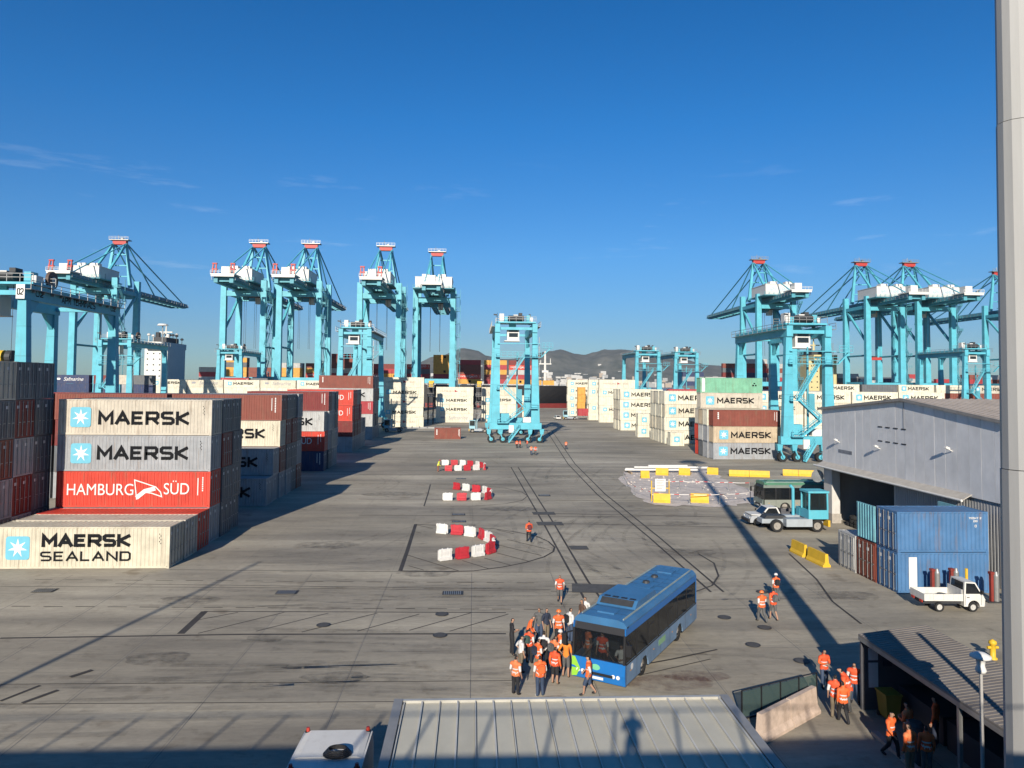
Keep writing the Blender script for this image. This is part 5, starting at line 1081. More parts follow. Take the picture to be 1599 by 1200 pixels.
def person_meshes(pose):
    if pose in _pp: return _pp[pose]
    J, B = pose_joints(pose); bm = bmesh.new(); sk = bm.verts.layers.skin.verify(); V = {}
    for k, (p, r1, r2) in J.items():
        v = bm.verts.new(p); v[sk].radius = (r1, r2); v[sk].use_root = (k == 'pelvis'); V[k] = v
    for a, b, _ in B: bm.edges.new((V[a], V[b]))
    nv = bm.verts.new((J['head'][0][0], J['head'][0][1]+.115, J['head'][0][2]-.015)); nv[sk].radius = (.012, .014); bm.edges.new((V['head'], nv))
    me = bpy.data.meshes.new('p'); bm.to_mesh(me); bm.free()
    o = bpy.data.objects.new('p', me); COL.objects.link(o)
    m = o.modifiers.new('s', 'SKIN'); m.branch_smoothing = .4; m.use_smooth_shade = True
    s = o.modifiers.new('u', 'SUBSURF'); s.levels = 2; s.render_levels = 2
    bpy.context.view_layer.update()
    em = bpy.data.meshes.new_from_object(o.evaluated_get(bpy.context.evaluated_depsgraph_get())); bpy.data.objects.remove(o)
    em.name = 'person'; em.materials.clear(); em.materials.append(M_SKIN)
    segs = [(Vector(J[a][0]), Vector(J[b][0]), r, (J[a][1]+J[b][1])/2, a) for a, b, r in B]
    reg = []; par = []
    for v in em.vertices:
        best = 9; R = ''; tp = 0
        for a, b, r, rad, ka in segs:
            d = b-a; t = max(0, min(1, (v.co-a).dot(d)/d.length_squared)); q = (v.co-(a+d*t)).length-rad
            if q < best: best = q; R = r; tp = {'pelvis': 0, 'spine': .17, 'chest': .36}.get(ka, .4)+t*d.length if r == 'torso' else t
        reg.append(R); par.append(tp)
    def cloth(nm, regs, off, mats, fn=None, mf=None):
        fs = [p for p in em.polygons if all(reg[i] in regs for i in p.vertices) and (fn is None or all(fn(i) for i in p.vertices))]
        idx = {}; vs = []
        for p in fs:
            for i in p.vertices:
                if i not in idx: idx[i] = len(vs); vs.append(em.vertices[i].co+em.vertices[i].normal*off)
        c = bpy.data.meshes.new(nm); c.from_pydata(vs, [], [tuple(idx[i] for i in p.vertices) for p in fs])
        for mm in mats: c.materials.append(mm)
        if mf: c.polygons.foreach_set('material_index', [mf(p) for p in fs])
        c.polygons.foreach_set('use_smooth', [True]*len(c.polygons)); c.update(); return c
    hd = Vector(J['head'][0]); G = {'body': em}
    G['tshirt'] = cloth('shirt', ('torso', 'uarm', 'hips'), .012, [M_CWH], lambda i: reg[i] != 'hips' or em.vertices[i].co.z > .86)
    G['longshirt'] = cloth('shirt', ('torso', 'uarm', 'farm', 'hips'), .014, [M_CWH], lambda i: reg[i] != 'hips' or em.vertices[i].co.z > .86)
    G['vest'] = cloth('vest', ('torso', 'hips'), .034, [M_ORG, M_REF], lambda i: reg[i] != 'hips' or em.vertices[i].co.z > .84,
                      lambda p: 1 if (.05 < sum(par[i] for i in p.vertices)/len(p.vertices) < .11 or .20 < sum(par[i] for i in p.vertices)/len(p.vertices) < .26) and reg[p.vertices[0]] == 'torso' else 0)
    G['trousers'] = cloth('trousers', ('hips', 'thigh', 'shin'), .016, [M_CBK])
    G['shorts'] = cloth('shorts', ('hips', 'thigh'), .022, [M_CBK])
    G['shoe'] = [cloth('shoe', ('foot',), .012, [M_CBK], (lambda i, s_=s_: em.vertices[i].co.x*s_ > 0)) for s_ in (-1, 1)]
    G['hair'] = cloth('hair', ('head', 'neck'), .012, [M_HAIR], lambda i: (em.vertices[i].co.z > hd.z+.035) or (em.vertices[i].co.y < hd.y-.02 and em.vertices[i].co.z > hd.z-.075))
    q = MB()
    for s_ in (-1, 1): q.box(hd.x+s_*.032-.011, hd.x+s_*.032+.011, hd.y+.085, hd.y+.101, hd.z+.0, hd.z+.012)
    q.box(hd.x-.024, hd.x+.024, hd.y+.07, hd.y+.099, hd.z-.062, hd.z-.052); G['face'] = q.mesh('eyes_and_mouth', [M_HAIR])
    q = MB(); q.lathe([(.128, -.01), (.118, .0), (.112, .045), (.085, .09), (.04, .112), (0, .116)], 16, (hd.x, hd.y-.004, hd.z+.025)); G['helmet'] = q.mesh('helmet', [M_ORG], True)
    ch = Vector(J['chest'][0]); q = MB(); q.box(-.15, .15, -.13, .06, -.24, .14); bmx = bmesh.new(); tmp = q.mesh('b', [M_CBK]); bmx.from_mesh(tmp); bmesh.ops.bevel(bmx, geom=list(bmx.edges), offset=.05, segments=2, affect='EDGES'); bmx.to_mesh(tmp); bmx.free()
    for v in tmp.vertices: v.co += ch+Vector((0, -.20, -.02))
    tmp.name = 'backpack'; G['pack'] = tmp
    _pp[pose] = G; return G
prd = random.Random(77)
def person(label, loc, rz, pose='stand', top='tshirt', topm=None, vest=None, legs='trousers', legm=None, head='hair', headm=None, pack=None, scale=1.0, shoes=None, group=None):
    scale *= prd.uniform(.93, 1.05); G = person_meshes(pose); o = link('person', G['body']); o.location = (loc[0], loc[1], loc[2] if len(loc) > 2 else 0.0); o.rotation_euler = (0, 0, rz); wd_ = scale*prd.uniform(.94, 1.14); o.scale = (wd_, wd_, scale)
    if legm is None: legm = prd.choice([M_CBK, M_CBK, M_CNV, M_CGY, mat('denim', (.05, .075, .13), var=.25), mat('khaki_cloth', (.20, .16, .11), var=.2)]) if topm is not M_CBK else M_CBK
    if vest is M_ORG: vest = prd.choice([M_ORG, mat('hi_vis_faded', (.80, .22, .08), rough=.75, var=.2, scale=5), mat('hi_vis_deep', (.78, .10, .03), rough=.7, var=.2, scale=5)])
    tag(o, label, 'person', group)
    def put(nm, key, m):
        c = link(nm, G[key] if isinstance(key, str) else key, o)
        if m: c.material_slots[0].link = 'OBJECT'; c.material_slots[0].material = m
    put('shirt', top, topm or M_CWH)
    if vest: put('vest', 'vest', vest)
    put('trousers' if legs == 'trousers' else 'shorts', legs, legm or M_CBK); [put('shoe', sm_, shoes or M_CBK) for sm_ in G['shoe']]
    put('helmet' if head == 'helmet' else 'hair', head, headm); put('face', 'face', None)
    if head == 'helmet': put('hair', 'hair', None)
    if pack: put('backpack', 'pack', pack)
    return o
Q = PPL
person('person in plain black clothes standing apart, facing the group by the bus', Q['b1'], radians(-80), 'phone', 'tshirt', M_CBK)
person('person in orange vest standing beside the white-shoed person', Q['b2'], radians(-40), 'stand', 'tshirt', M_CWH, M_ORG, scale=.98)
person('person in orange vest with black harness and white shoes', Q['b3'], radians(10), 'stand', 'tshirt', M_CWH, M_ORG, pack=M_ORG, shoes=M_CWH)
person('person in shorts and orange vest walking past the front of the bus', Q['b4'], radians(75), 'walk', 'tshirt', M_CWH, M_ORG, 'shorts')
person('person in plain orange shirt and shorts at the bus door', Q['b5'], radians(-20), 'hip', 'tshirt', M_ORD, None, 'shorts')
person('person in white shirt and orange vest carrying a bag, near the bus door', Q['b6'], radians(-50), 'phone', 'tshirt', M_CWH, M_ORG, 'shorts', pack=M_CGY)
person('person in orange vest with dark green backpack in the bus group', Q['b7'], radians(-30), 'stand', 'tshirt', M_CWH, M_ORG, pack=mat('green_cloth', (.05, .09, .08)))
person('person in white shirt with black backpack in the middle of the bus group', Q['b8'], radians(-15), 'phone', 'tshirt', M_CWH, None, pack=M_CBK)
person('person in orange long sleeves bending forward in the bus group', Q['b9'], radians(-100), 'lean', 'longshirt', M_ORG)
person('person in dark grey shirt at the back of the bus group', Q['b10'], radians(160), 'stand', 'tshirt', M_CGY)
person('person all in navy at the back of the bus group', Q['b11'], radians(-150), 'stand', 'tshirt', M_CNV)
person('person wearing an orange helmet and orange vest beside the bus', Q['b12'], radians(-170), 'stand', 'tshirt', M_CWH, M_ORG, head='helmet', headm=mat('helmet_orange', (.8, .2, .05), rough=.35))
person('person in white shirt with black rucksack beside the bus flank', Q['b13'], radians(-60), 'stand', 'tshirt', M_CWH, None, pack=M_CBK)
person('person with dark hair in brown top behind the bus group', Q['b14'], radians(120), 'stand', 'tshirt', mat('brown_cloth', (.12, .07, .05)))
person('person in white top half hidden behind the blue bus', Q['b15'], radians(140), 'stand', 'tshirt', M_CWH)
person('person in orange vest and shorts walking alone behind the bus group', Q['s1'], radians(170), 'walk', 'tshirt', M_CWH, M_ORG, 'shorts')
person('person with dark red backpack walking past the red and white barrier island', Q['s2'], radians(5), 'walk', 'tshirt', M_ORG, M_ORG, pack=mat('maroon_cloth', (.15, .02, .03)))
person('person in orange helmet and vest walking in the group of three', Q['t1'], radians(10), 'walk', 'tshirt', M_CWH, M_ORG, head='helmet', headm=MATS['helmet_orange'])
person('person in shorts with grey backpack in the group of three', Q['t2'], radians(5), 'walk', 'tshirt', M_ORG, M_ORG, 'shorts', pack=M_CGY)
person('person with black backpack leading the group of three by the mast shadow', Q['t3'], radians(0), 'walk', 'tshirt', M_CWH, M_ORG, pack=M_CBK, head='helmet', headm=M_CWH)
person('person in orange vest reading something at the corner of the open shelter', (15.55, 32.3), radians(190), 'phone', 'longshirt', M_ORG, M_ORG)
person('person in orange vest with white sleeves, next to the glass fence', Q['g2'], radians(-30), 'stand', 'tshirt', M_CWH, M_ORG)
person('person in orange vest, back turned, between two others near the shelter', Q['g3'], radians(-5), 'walk', 'longshirt', M_ORG, M_ORG)
person('person in orange vest leaning forward beside the shelter opening', (15.45, 29.9), radians(60), 'lean', 'longshirt', M_ORG, M_ORG)
person('person in orange jacket striding along the kerb of the shelter', Q['w1'], radians(-150), 'walk', 'longshirt', M_ORG, M_ORG)
person('person in orange vest standing in shade at the shelter kerb', (15.0, 25.0), radians(20), 'stand', 'longshirt', M_ORG, M_ORG)
person('person in dull orange jacket beside another at the shelter kerb', (15.65, 25.1), radians(-20), 'stand', 'longshirt', mat('orange_dull', (.55, .12, .04)), M_ORG)
person('person in orange shirt standing inside the open shelter', (17.2, 27.0), radians(40), 'stand', 'longshirt', M_ORG, None)
for k, rz, ps, sh in (('f1', 20, 'stand', 0), ('f2', -60, 'stand', 1), ('f3', 100, 'hip', 0)):
    person(['person in orange vest at the gantry wheels, first of the pair', 'person in orange vest at the gantry wheels, second of the pair', 'person in orange vest standing apart below the gantry stairs'][('f1', 'f2', 'f3').index(k)], Q[k], radians(rz), ps, 'longshirt', M_ORG, M_ORG)
person('person in orange vest walking in front of the tall gantry, slightly ahead', Q['f4'], radians(170), 'walk', 'tshirt', M_CWH, M_ORG)
person('person in orange vest and white sleeves walking in front of the tall gantry', Q['f5'], radians(175), 'walk', 'longshirt', M_CWH, M_ORG)
person('person in red-orange vest walking alone on the open lane beyond the gantry', Q['f6'], radians(10), 'walk', 'longshirt', M_ORG, M_ORG)
person('person in yellow vest with a red helmet at the far barrier island', (-5.2, 110.2), radians(-90), 'lean', 'longshirt', M_YLW, M_YLW, head='helmet', headm=M_REDP, legm=mat('rust_cloth', (.35, .10, .05)))
person('person in white shirt and orange vest with navy backpack, tight in the bus group', (3.05, 33.85), radians(-60), 'phone', 'tshirt', M_CWH, M_ORG, pack=M_CNV)
person('person in long orange sleeves and shorts behind the harnessed person', (3.72, 33.05), radians(-35), 'stand', 'longshirt', M_ORG, M_ORG, 'shorts')
person('person in orange vest and white helmet close to the bus doorway', (4.18, 35.1), radians(-80), 'stand', 'tshirt', M_CWH, M_ORG, head='helmet', headm=M_CWH)
person('person in white shirt and khaki trousers at the outer edge of the bus group', (2.30, 34.45), radians(-70), 'hip', 'tshirt', M_CWH, None, legm=mat('khaki_cloth', (.20, .16, .11), var=.2))
person('person in orange vest facing the others beside the mast shadow edge', (16.1, 30.75), radians(150), 'hip', 'tshirt', M_CWH, M_ORG)
person('person in orange jacket waiting behind the pair at the shelter kerb', (15.9, 26.6), radians(30), 'phone', 'longshirt', M_ORG, M_ORG)
# riders seen through the windscreen, and the one who takes the picture
def in_bus(x, y, z=.42):
    d = Vector((sin(radians(33)), cos(radians(33)))); n = Vector((-d.y, d.x)); p = Vector((5.59, 32.55))+d*x+n*y; return (p.x, p.y, z)
person('rider in orange vest standing inside the bus behind the windscreen', in_bus(.75, .15), radians(150), 'stand', 'tshirt', M_CWH, M_ORG)
person('rider in white shirt at the steering side of the bus windscreen', in_bus(.8, -.75, .1), radians(150), 'phone', 'tshirt', M_CWH, None)
person('rider in brown and orange top by the bus front door', in_bus(.9, .9), radians(100), 'stand', 'tshirt', mat('brown_cloth', (.12, .07, .05)), M_ORG)
person('person on the office roof terrace holding up a telephone', (-.15, -.62, 11.61), 0, 'phone', 'longshirt', M_CGY)
# ---------------------------------------------------------------- hangar
HX = 34.7
hg = thing('hangar', 'large grey gabled hangar with a dark open doorway and sloping canopy', 'hangar', (HX, 59.5, 0))
y0, y1, yp, ze, zp = -13.2, 12.4, -1.6, 10.9, 12.15
def gz(y): return zp-(zp-ze)*abs(y-yp)/((yp-y0) if y < yp else (y1-yp))
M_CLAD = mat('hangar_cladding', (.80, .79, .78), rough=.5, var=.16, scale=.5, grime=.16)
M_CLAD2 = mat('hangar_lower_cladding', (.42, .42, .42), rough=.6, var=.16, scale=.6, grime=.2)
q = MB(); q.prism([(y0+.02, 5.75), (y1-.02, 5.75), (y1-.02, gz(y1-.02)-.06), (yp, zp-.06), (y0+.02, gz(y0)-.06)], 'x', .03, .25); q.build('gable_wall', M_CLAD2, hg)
n = 20; pr = random.Random(4)
for i in range(n):
    a, b = y0+(y1-y0)*i/n, y0+(y1-y0)*(i+1)/n-.028
    pts = [(a, 5.6), (b, 5.6), (b, gz(b)-.03)]+([(yp, zp-.03)] if a < yp < b else [])+[(a, gz(a)-.03)]
    d = pr.uniform(0, .012); q = MB(); q.prism(pts, 'x', -.03-d, .025); q.build('panel', M_CLAD, hg)
for (ya, yb, xo) in ((y0-.3, yp, 0), (yp, y1+.3, 1)):
    q = MB(); za, zb = gz(ya) if xo else ze, zp
    nn = 40 if not xo else 6
    if not xo:                         # sunlit slope with ribs running down
        za = ze-.02
        q.add([(-.25, ya, za), (40, ya, za), (40, yb, zb), (-.25, yb, zb), (-.25, ya, za+.12), (40, ya, za+.12), (40, yb, zb+.12), (-.25, yb, zb+.12)], [(0,3,2,1), (4,5,6,7), (0,1,5,4), (1,2,6,5), (2,3,7,6), (3,0,4,7)])
        for k in range(66): x = .2+k*.6; q.beam((x, ya, za+.14), (x, yb, zb+.14), .10, .06)
    else:
        zc_ = ze-.02; q.add([(-.25, ya, zb), (40, ya, zb), (40, yb, zc_), (-.25, yb, zc_), (-.25, ya, zb+.12), (40, ya, zb+.12), (40, yb, zc_+.12), (-.25, yb, zc_+.12)], [(0,3,2,1), (4,5,6,7), (0,1,5,4), (1,2,6,5), (2,3,7,6), (3,0,4,7)])
    q.build('roof_slope', mat('hangar_roof', (.56, .48, .40), rough=.6, var=.2, scale=.6, grime=.3), hg)
q = MB(); q.beam((-.27, y0-.3, ze+.04), (-.27, yp, zp+.05), .08, .22); q.beam((-.27, yp, zp+.05), (-.27, y1+.3, ze+.04), .08, .22); q.build('verge_trim', mat('verge', (.30, .28, .26), var=.2), hg)
# doorway, lower wall, pillar
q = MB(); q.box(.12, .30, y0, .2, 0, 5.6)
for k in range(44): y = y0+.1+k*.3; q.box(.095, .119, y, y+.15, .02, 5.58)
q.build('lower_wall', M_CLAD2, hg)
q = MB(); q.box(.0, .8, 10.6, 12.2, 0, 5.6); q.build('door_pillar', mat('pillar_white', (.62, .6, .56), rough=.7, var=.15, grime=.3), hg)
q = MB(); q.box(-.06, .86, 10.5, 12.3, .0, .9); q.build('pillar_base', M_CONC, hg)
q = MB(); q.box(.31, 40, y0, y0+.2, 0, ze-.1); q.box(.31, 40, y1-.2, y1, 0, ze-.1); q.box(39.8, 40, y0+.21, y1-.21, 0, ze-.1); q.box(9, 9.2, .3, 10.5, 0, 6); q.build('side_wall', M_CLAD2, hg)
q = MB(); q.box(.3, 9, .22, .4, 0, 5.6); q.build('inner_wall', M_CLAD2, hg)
q = MB(); q.add([(-.7, -9.6, 5.36), (-.7, 12.3, 5.36), (.0, 12.3, 5.75), (.0, -9.6, 5.75), (-.7, -9.6, 5.42), (-.7, 12.3, 5.42), (.0, 12.3, 5.81), (.0, -9.6, 5.81)], [(0,3,2,1), (4,5,6,7), (0,1,5,4), (1,2,6,5), (2,3,7,6), (3,0,4,7)]); q.build('canopy', mat('canopy_sheet', (.52, .48, .42), rough=.6, var=.2, grime=.3), hg)
q = MB(); q.cyl((-.76, -9.6, 5.36), (-.76, 12.7, 5.36), .09, .09, 8); q.build('gutter', M_WHITE, hg)
for y in (8.9, 1.9, -7.6):
    q = MB(); q.beam((-.05, y, 7.9 if y > 0 else 8.6), (-.4, y, 8.1 if y > 0 else 8.8), .06, .06); q.beam((-.3, y, 8.08 if y > 0 else 8.78), (-.58, y, 8.2 if y > 0 else 8.9), .26, .16); q.build('wall_lamp', M_WHITE, hg)
q = MB(); q.box(-.07, -.046, 6.6, 9.1, 6.95, 7.25); q.build('sign_board', mat('sign_grey', (.24, .25, .28), var=.3), hg)
for z in (8.55, 9.75):
    for k in range(4): q = MB(); q.box(-.065, -.046, -1.9+k*1.15, -1.25+k*1.15, z, z+.09); q.build('louvre_slot', M_BLK, hg)
q = MB(); q.box(-.062, -.046, yp-.06, yp+.06, 9.9, 12.0); q.build('downpipe', M_CLAD2, hg)
q = MB(); q.cyl((0, -.02, 0), (0, .02, 0), .62, .62, 20); ms = q.build('convex_mirror', mat('mirror_face', (.5, .52, .53), rough=.15, metal=.6), hg, loc=(-.55, 12.4, 4.3))
q = MB(); q.beam((-.55, 12.45, 4.3), (.1, 12.1, 4.3), .06, .06); q.build('mirror_arm', M_STEEL, hg)
for k, (y, z) in enumerate(((8.6, .0), (8.6, .36), (8.6, .72), (7.9, .0), (7.9, .36), (9.3, .0))):
    q = MB(); q.lathe([(.22, 0), (.5, 0), (.55, .08), (.55, .26), (.5, .34), (.22, .34), (.22, 0)], 18); tag(q.build('stacked_tyre', M_RUB, loc=(HX+1.3, 59.5+y*1.0, z+.005)), 'black tyre piled just inside the hangar doorway', 'tyre', 'tyres piled in the hangar doorway')

# blue and other small containers in front of the hangar
pK = 'row beside the small flatbed truck'
def kc(x, y, z, col, lab, lg=None, doors=False): 
    o = cont(x, y, z, col, 6.06, 2.59, lg, lab, None, 1, None, 0)
    for k in range(2):                       # doors look towards the yard road (-X)
        d = link('door', door_mesh(2.59), o); d.material_slots[0].link = 'OBJECT'; d.material_slots[0].material = paint(col)
        d.rotation_euler = (0, 0, pi); d.location = (.012, .14+(k+1)*(CW-.28)/2, 0)
    return o
kc(27.3, 46.5, 0, 'blue', 'blue container on the ground with a white door panel, behind the flatbed truck')
kc(27.3, 46.5, 2.6, 'blue', 'blue container stacked on the blue one behind the flatbed truck')
kc(27.25, 49.05, 0, 'brown', 'rust-brown container under the pale teal open container')
o = kc(27.2, 51.6, 0, 'lightgrey', 'pale grey container at the end of the small container row')
q = MB(); q.box(.72, 1.25, -.03, -.004, .3, 2.3); q.build('white_panel', M_LETW, bpy.data.objects[[ob.name for ob in bpy.data.objects if ob.get('label', '').startswith('blue container on the ground')][0]])
top = [ob for ob in bpy.data.objects if ob.get('label', '').startswith('blue container stacked')][0]
q = MB(); letters(q, '710047 2', 4.75, 5.6, 2.12, .13, .025, FRONT); letters(q, '2201', 5.05, 5.35, 1.93, .12, .022, FRONT); letters(q, '0', 5.15, 5.28, 1.6, .16, .03, FRONT); q.build('lettering', M_LETW, top)
# open-top teal rack with slatted ends
t = thing('open_container', 'pale teal open-topped container with ribbed end walls, on the rust-brown one', 'container', (27.25, 49.05, 2.6))
mt = paint('teal')
for x in (0, 5.95):
    q = MB(); q.box(x, x+.08, .05, CW-.05, .1, 2.5); 
    for k in range(7): q.box(x-.04 if x == 0 else x+.08, x if x == 0 else x+.12, .12+k*.33, .24+k*.33, .12, 2.48)
    q.build('end_wall', mt, t)
q = MB(); q.box(.09, 5.94, .05, CW-.05, .02, .14); q.build('floor', mt, t)

# red posts, grey cylinders, hazard post in front of the blue containers
for i, (x, y) in enumerate(((28.95, 45.4), (30.25, 45.5), (32.2, 44.6), (33.0, 43.4))):
    t = thing('steel_stand', ['red and grey steel stand before the white-panelled blue container', 'red and grey steel stand with a yellow pole alongside', 'red steel stand past the flatbed truck cab', 'red steel stand beside the hazard-striped post'][i], 'steel stand', (x, y, 0), 0, 'red and grey steel stands')
    q = MB(); q.box(-.16, .0, -.10, .10, .06, 1.7); q.box(-.2, .04, -.14, .14, 1.702, 1.85); q.build('upright', mat('stand_red', (.26, .035, .025), var=.3, grime=.4), t)
    q = MB(); q.cyl((.22, 0, 0), (.22, 0, 1.6), .17, .17, 12); q.cyl((.22, 0, 1.6), (.22, 0, 1.85), .17, .08, 12); q.build('cylinder', M_STEEL, t)
    q = MB(); q.box(-.45, .5, -.3, .3, .0, .06); q.build('base_plate', M_DARK, t)
q = MB(); q.cyl((0,0,0), (0,0,1.9), .09, .09, 10); tag(q.build('yellow_pole', M_YEL, loc=(30.95, 45.2, 0)), 'plain yellow pole beside the steel stands', 'pole')
q = MB()
for k in range(9): q.box(-.14, .14, -.14, .14, k*.22, k*.22+.22, k % 2)
tag(q.build('hazard_post', [M_YEL, M_BLK], loc=(33.0, 41.5, 0)), 'square post with black and yellow hazard bands', 'post')
# ---------------------------------------------------------------- open shelter with ribbed roof
sh = thing('open_shelter', 'low dark open-sided shelter with a ribbed grey roof and red fascia', 'shelter', (16.0, 30.2, 0))
q = MB(); L_ = 14.0
q.add([(0, 0, 2.95), (2.9, 0, 3.3), (2.9, -L_, 3.3), (0, -L_, 2.95), (0, 0, 3.03), (2.9, 0, 3.38), (2.9, -L_, 3.38), (0, -L_, 3.03)], [(0,3,2,1), (4,5,6,7), (0,1,5,4), (1,2,6,5), (2,3,7,6), (3,0,4,7)])
for k in range(70): q.beam((.03, -.1-k*.2, 3.035), (2.87, -.1-k*.2, 3.385), .07, .03)
q.build('roof', mat('ribbed_roof', (.23, .205, .18), rough=.7, var=.25, scale=1, grime=.45), sh)
q = MB(); q.box(2.75, 2.9, -L_, 0, 0, 3.2); q.build('back_wall', mat('shelter_wall', (.10, .10, .11), var=.2), sh)
q = MB(); q.box(.05, 2.74, -.12, -.02, 0, 2.9); ew = q.build('end_wall', MATS['shelter_wall'], sh)
for k, (x, z) in enumerate(((.35, 2.0), (.35, 1.4), (.95, 1.75), (.35, .9))): q = MB(); q.box(x, x+.4, -.135, -.122, z, z+.5); q.build('notice_sheet', M_LETW if k != 2 else M_CNV, ew)
for k, y in enumerate((-6.2, -10.6)):
    q = MB(); q.box(.05, .17, y-.06, y+.06, 0, 2.95); q.build('post', M_STEEL, sh)
for a, b in ((-3.2, -.3), (-7.0, -3.4), (-10.6, -7.2), (-13.9, -10.8)):
    q = MB(); q.box(1.5, 2.72, a, b, 0, 1.05); q.build('counter', mat('counter_dark', (.06, .055, .06), var=.2), sh)
    q = MB(); q.box(1.45, 1.5, a, b, 2.1, 2.75); q.build('fascia', mat('fascia_red', (.20, .03, .03), var=.15), sh)
q = MB(); q.box(.0, .10, -L_, 0, 2.78, 2.95); q.build('eave_beam', M_STEEL, sh)
q = MB(); q.box(-.7, -.45, -L_, -2.2, 0, .13); struct(q.build('kerb', M_CONC, loc=(16.0, 30.2, 0)))
q = MB(); q.box(-.1, .1, -L_, 2.0, 0, 1.0); tag(q.build('low_wall', M_CONC, loc=(20.0, 30.4, 0)), 'low grey wall running behind the open shelter', 'wall')
t = thing('wheeled_bin', 'dark yellow wheeled bin inside the shelter corner', 'bin', (16.75, 29.3, 0)); q = MB(); q.add([(-.25,-.3,.1),(.25,-.3,.1),(.25,.3,.1),(-.25,.3,.1),(-.32,-.37,.98),(.32,-.37,.98),(.32,.37,.98),(-.32,.37,.98)], [(0,3,2,1),(4,5,6,7),(0,1,5,4),(1,2,6,5),(2,3,7,6),(3,0,4,7)]); q.build('body', mat('bin_shade_yellow', (.30, .23, .03), var=.2), t)  # yellow darkened so the bin looks shaded under the roof
q = MB(); q.box(-.35, .35, -.4, .42, .985, 1.06); q.build('lid', MATS['bin_shade_yellow'], t); q = MB(); q.cyl((-.3, .3, .1), (.3, .3, .1), .1, .1, 12); q.build('wheels', M_RUB, t)
t = thing('drinks_machine', 'grey dispenser cabinet standing at the shelter post', 'dispenser', (15.75, 25.9, .0)); q = MB(); q.cyl((0,0,0), (0,0,1.3), .26, .26, 14); q.build('cabinet', mat('cabinet_grey', (.11, .12, .12), var=.2), t); q = MB(); q.cyl((0,0,1.302), (0,0,1.42), .31, .22, 14); q.build('hood', M_DARK, t)
# lamp post with white head
t = thing('lamp_post', 'slim grey lamp post with a white bell-shaped lamp, beside the shelter', 'lamp post', (15.6, 22.2, 0)); q = MB(); q.cyl((0,0,.15), (0,0,4.55), .06, .05, 12); q.build('post', mat('post_grey', (.45, .43, .40), rough=.5), t)
q = MB(); q.cyl((0,0,0), (0,0,.15), .16, .14, 14); q.build('base', M_DARK, t); q = MB(); q.lathe([(.0, .62), (.14, .60), (.29, .52), (.30, .46), (.14, .42), (.11, .22), (.16, .08), (.13, .0), (0, 0)], 18, (0, 0, 4.55)); q.build('lamp_head', M_LETW, t, True)
q = MB(); q.cyl((0,0,0), (0,0,7.6), .12, .09, 10); tag(q.build('bare_pole', M_STEEL, loc=(15.9, 19.4, 0)), 'plain thin pole past the shelter end', 'pole')  # unseen pole, added for the strip of shadow across the shelter roof
# tall floodlight mast
t = thing('floodlight_mast', 'very tall tapering grey floodlight mast with vertical facets', 'mast', (14.13, 18.3, 0))
q = MB(); zs = [0, 11.2, 20.2, 33, 46]; rs = [.60, .52, .45, .36, .27]
for (a, b, ra, rb) in zip(zs, zs[1:], rs, rs[1:]):
    q = MB(); q.cyl((0,0,a), (0,0,b-.02), ra, rb+.015, 14, 0); q.build('shaft_section', mat('mast_galvanised', (.40, .39, .37), rough=.55, var=.12, scale=.6, stretch=(3, 3, .3)), t)
q = MB(); q.cyl((0,0,45.9), (0,0,46.3), 1.7, 1.7, 16); q.build('head_frame', M_STEEL, t)
for k in range(10):
    a = 2*pi*k/10; q = MB(); q.beam((1.6*cos(a), 1.6*sin(a), 45.7), (2.3*cos(a), 2.3*sin(a), 45.4), .6, .3); q.build('floodlight', M_STEEL, t)
q = MB(); q.cyl((0,0,0), (0,0,.12), 1.0, 1.0, 16); q.build('base_flange', M_DARK, t)

# ---------------------------------------------------------------- metal-roofed hut below the terrace
ht = thing('metal_roof_hut', 'hut with pale standing-seam metal roof below the office terrace', 'hut', (2.95, 24.25, 0))
q = MB(); q.box(-5.1, 5.2, -14, -.25, 0, 2.75); q.build('wall', mat('hut_wall', (.45, .43, .40), var=.15), ht)
M_SEAM = mat('zinc_sheet', (.56, .53, .43), rough=.6, metal=.0, var=.14, scale=.7, stretch=(1, .5, 1))
nP = 18; x0_, x1_ = -5.05, 5.15
for k in range(nP):
    a, b = x0_+(x1_-x0_)*k/nP, x0_+(x1_-x0_)*(k+1)/nP
    q = MB(); q.add([(a+.025, -14, 2.80), (b-.025, -14, 2.80), (b-.025, -.05, 2.98), (a+.025, -.05, 2.98), (a+.025, -14, 2.84), (b-.025, -14, 2.84), (b-.025, -.05, 3.02), (a+.025, -.05, 3.02)], [(0,3,2,1), (4,5,6,7), (0,1,5,4), (1,2,6,5), (2,3,7,6), (3,0,4,7)]); q.build('roof_panel', M_SEAM, ht)
    w_ = .05 if k % 2 else .03
    q = MB(); q.beam((a, -14, 2.86), (a, -.03, 3.04), w_, .10); q.build('seam', mat('seam_cap', (.60, .58, .52), rough=.45, var=.15), ht)
q = MB(); q.beam((x1_, -14, 2.87), (x1_, -.03, 3.05), .05, .10); q.build('seam', MATS['seam_cap'], ht)
q = MB(); q.beam((x0_-.1, 0, 3.04), (x1_+.1, 0, 3.04), .14, .12); q.build('front_flashing', mat('flashing', (.58, .56, .50), rough=.4, metal=.3), ht)
for x in (x0_-.2, x1_+.2): q = MB(); q.beam((x, -14, 2.87), (x, .05, 3.05), .28, .14); q.build('side_gutter', mat('gutter_zinc', (.36, .35, .33), rough=.5, metal=.3), ht)
q = MB(); pts = [(-6.4, -4.6, 2.75), (-5.2, -4.2, 3.0), (-4.2, -4.7, 2.99), (-3.2, -5.6, 2.97)]
for a, b in zip(pts, pts[1:]): q.beam(a, b, .04, .04)
q.v = [(x, y, z+.06) for x, y, z in q.v]; tag(q.build('loose_cable', M_BLK, loc=(2.95, 24.25, 0)), 'thin black cable trailing from the van over the hut roof', 'cable')

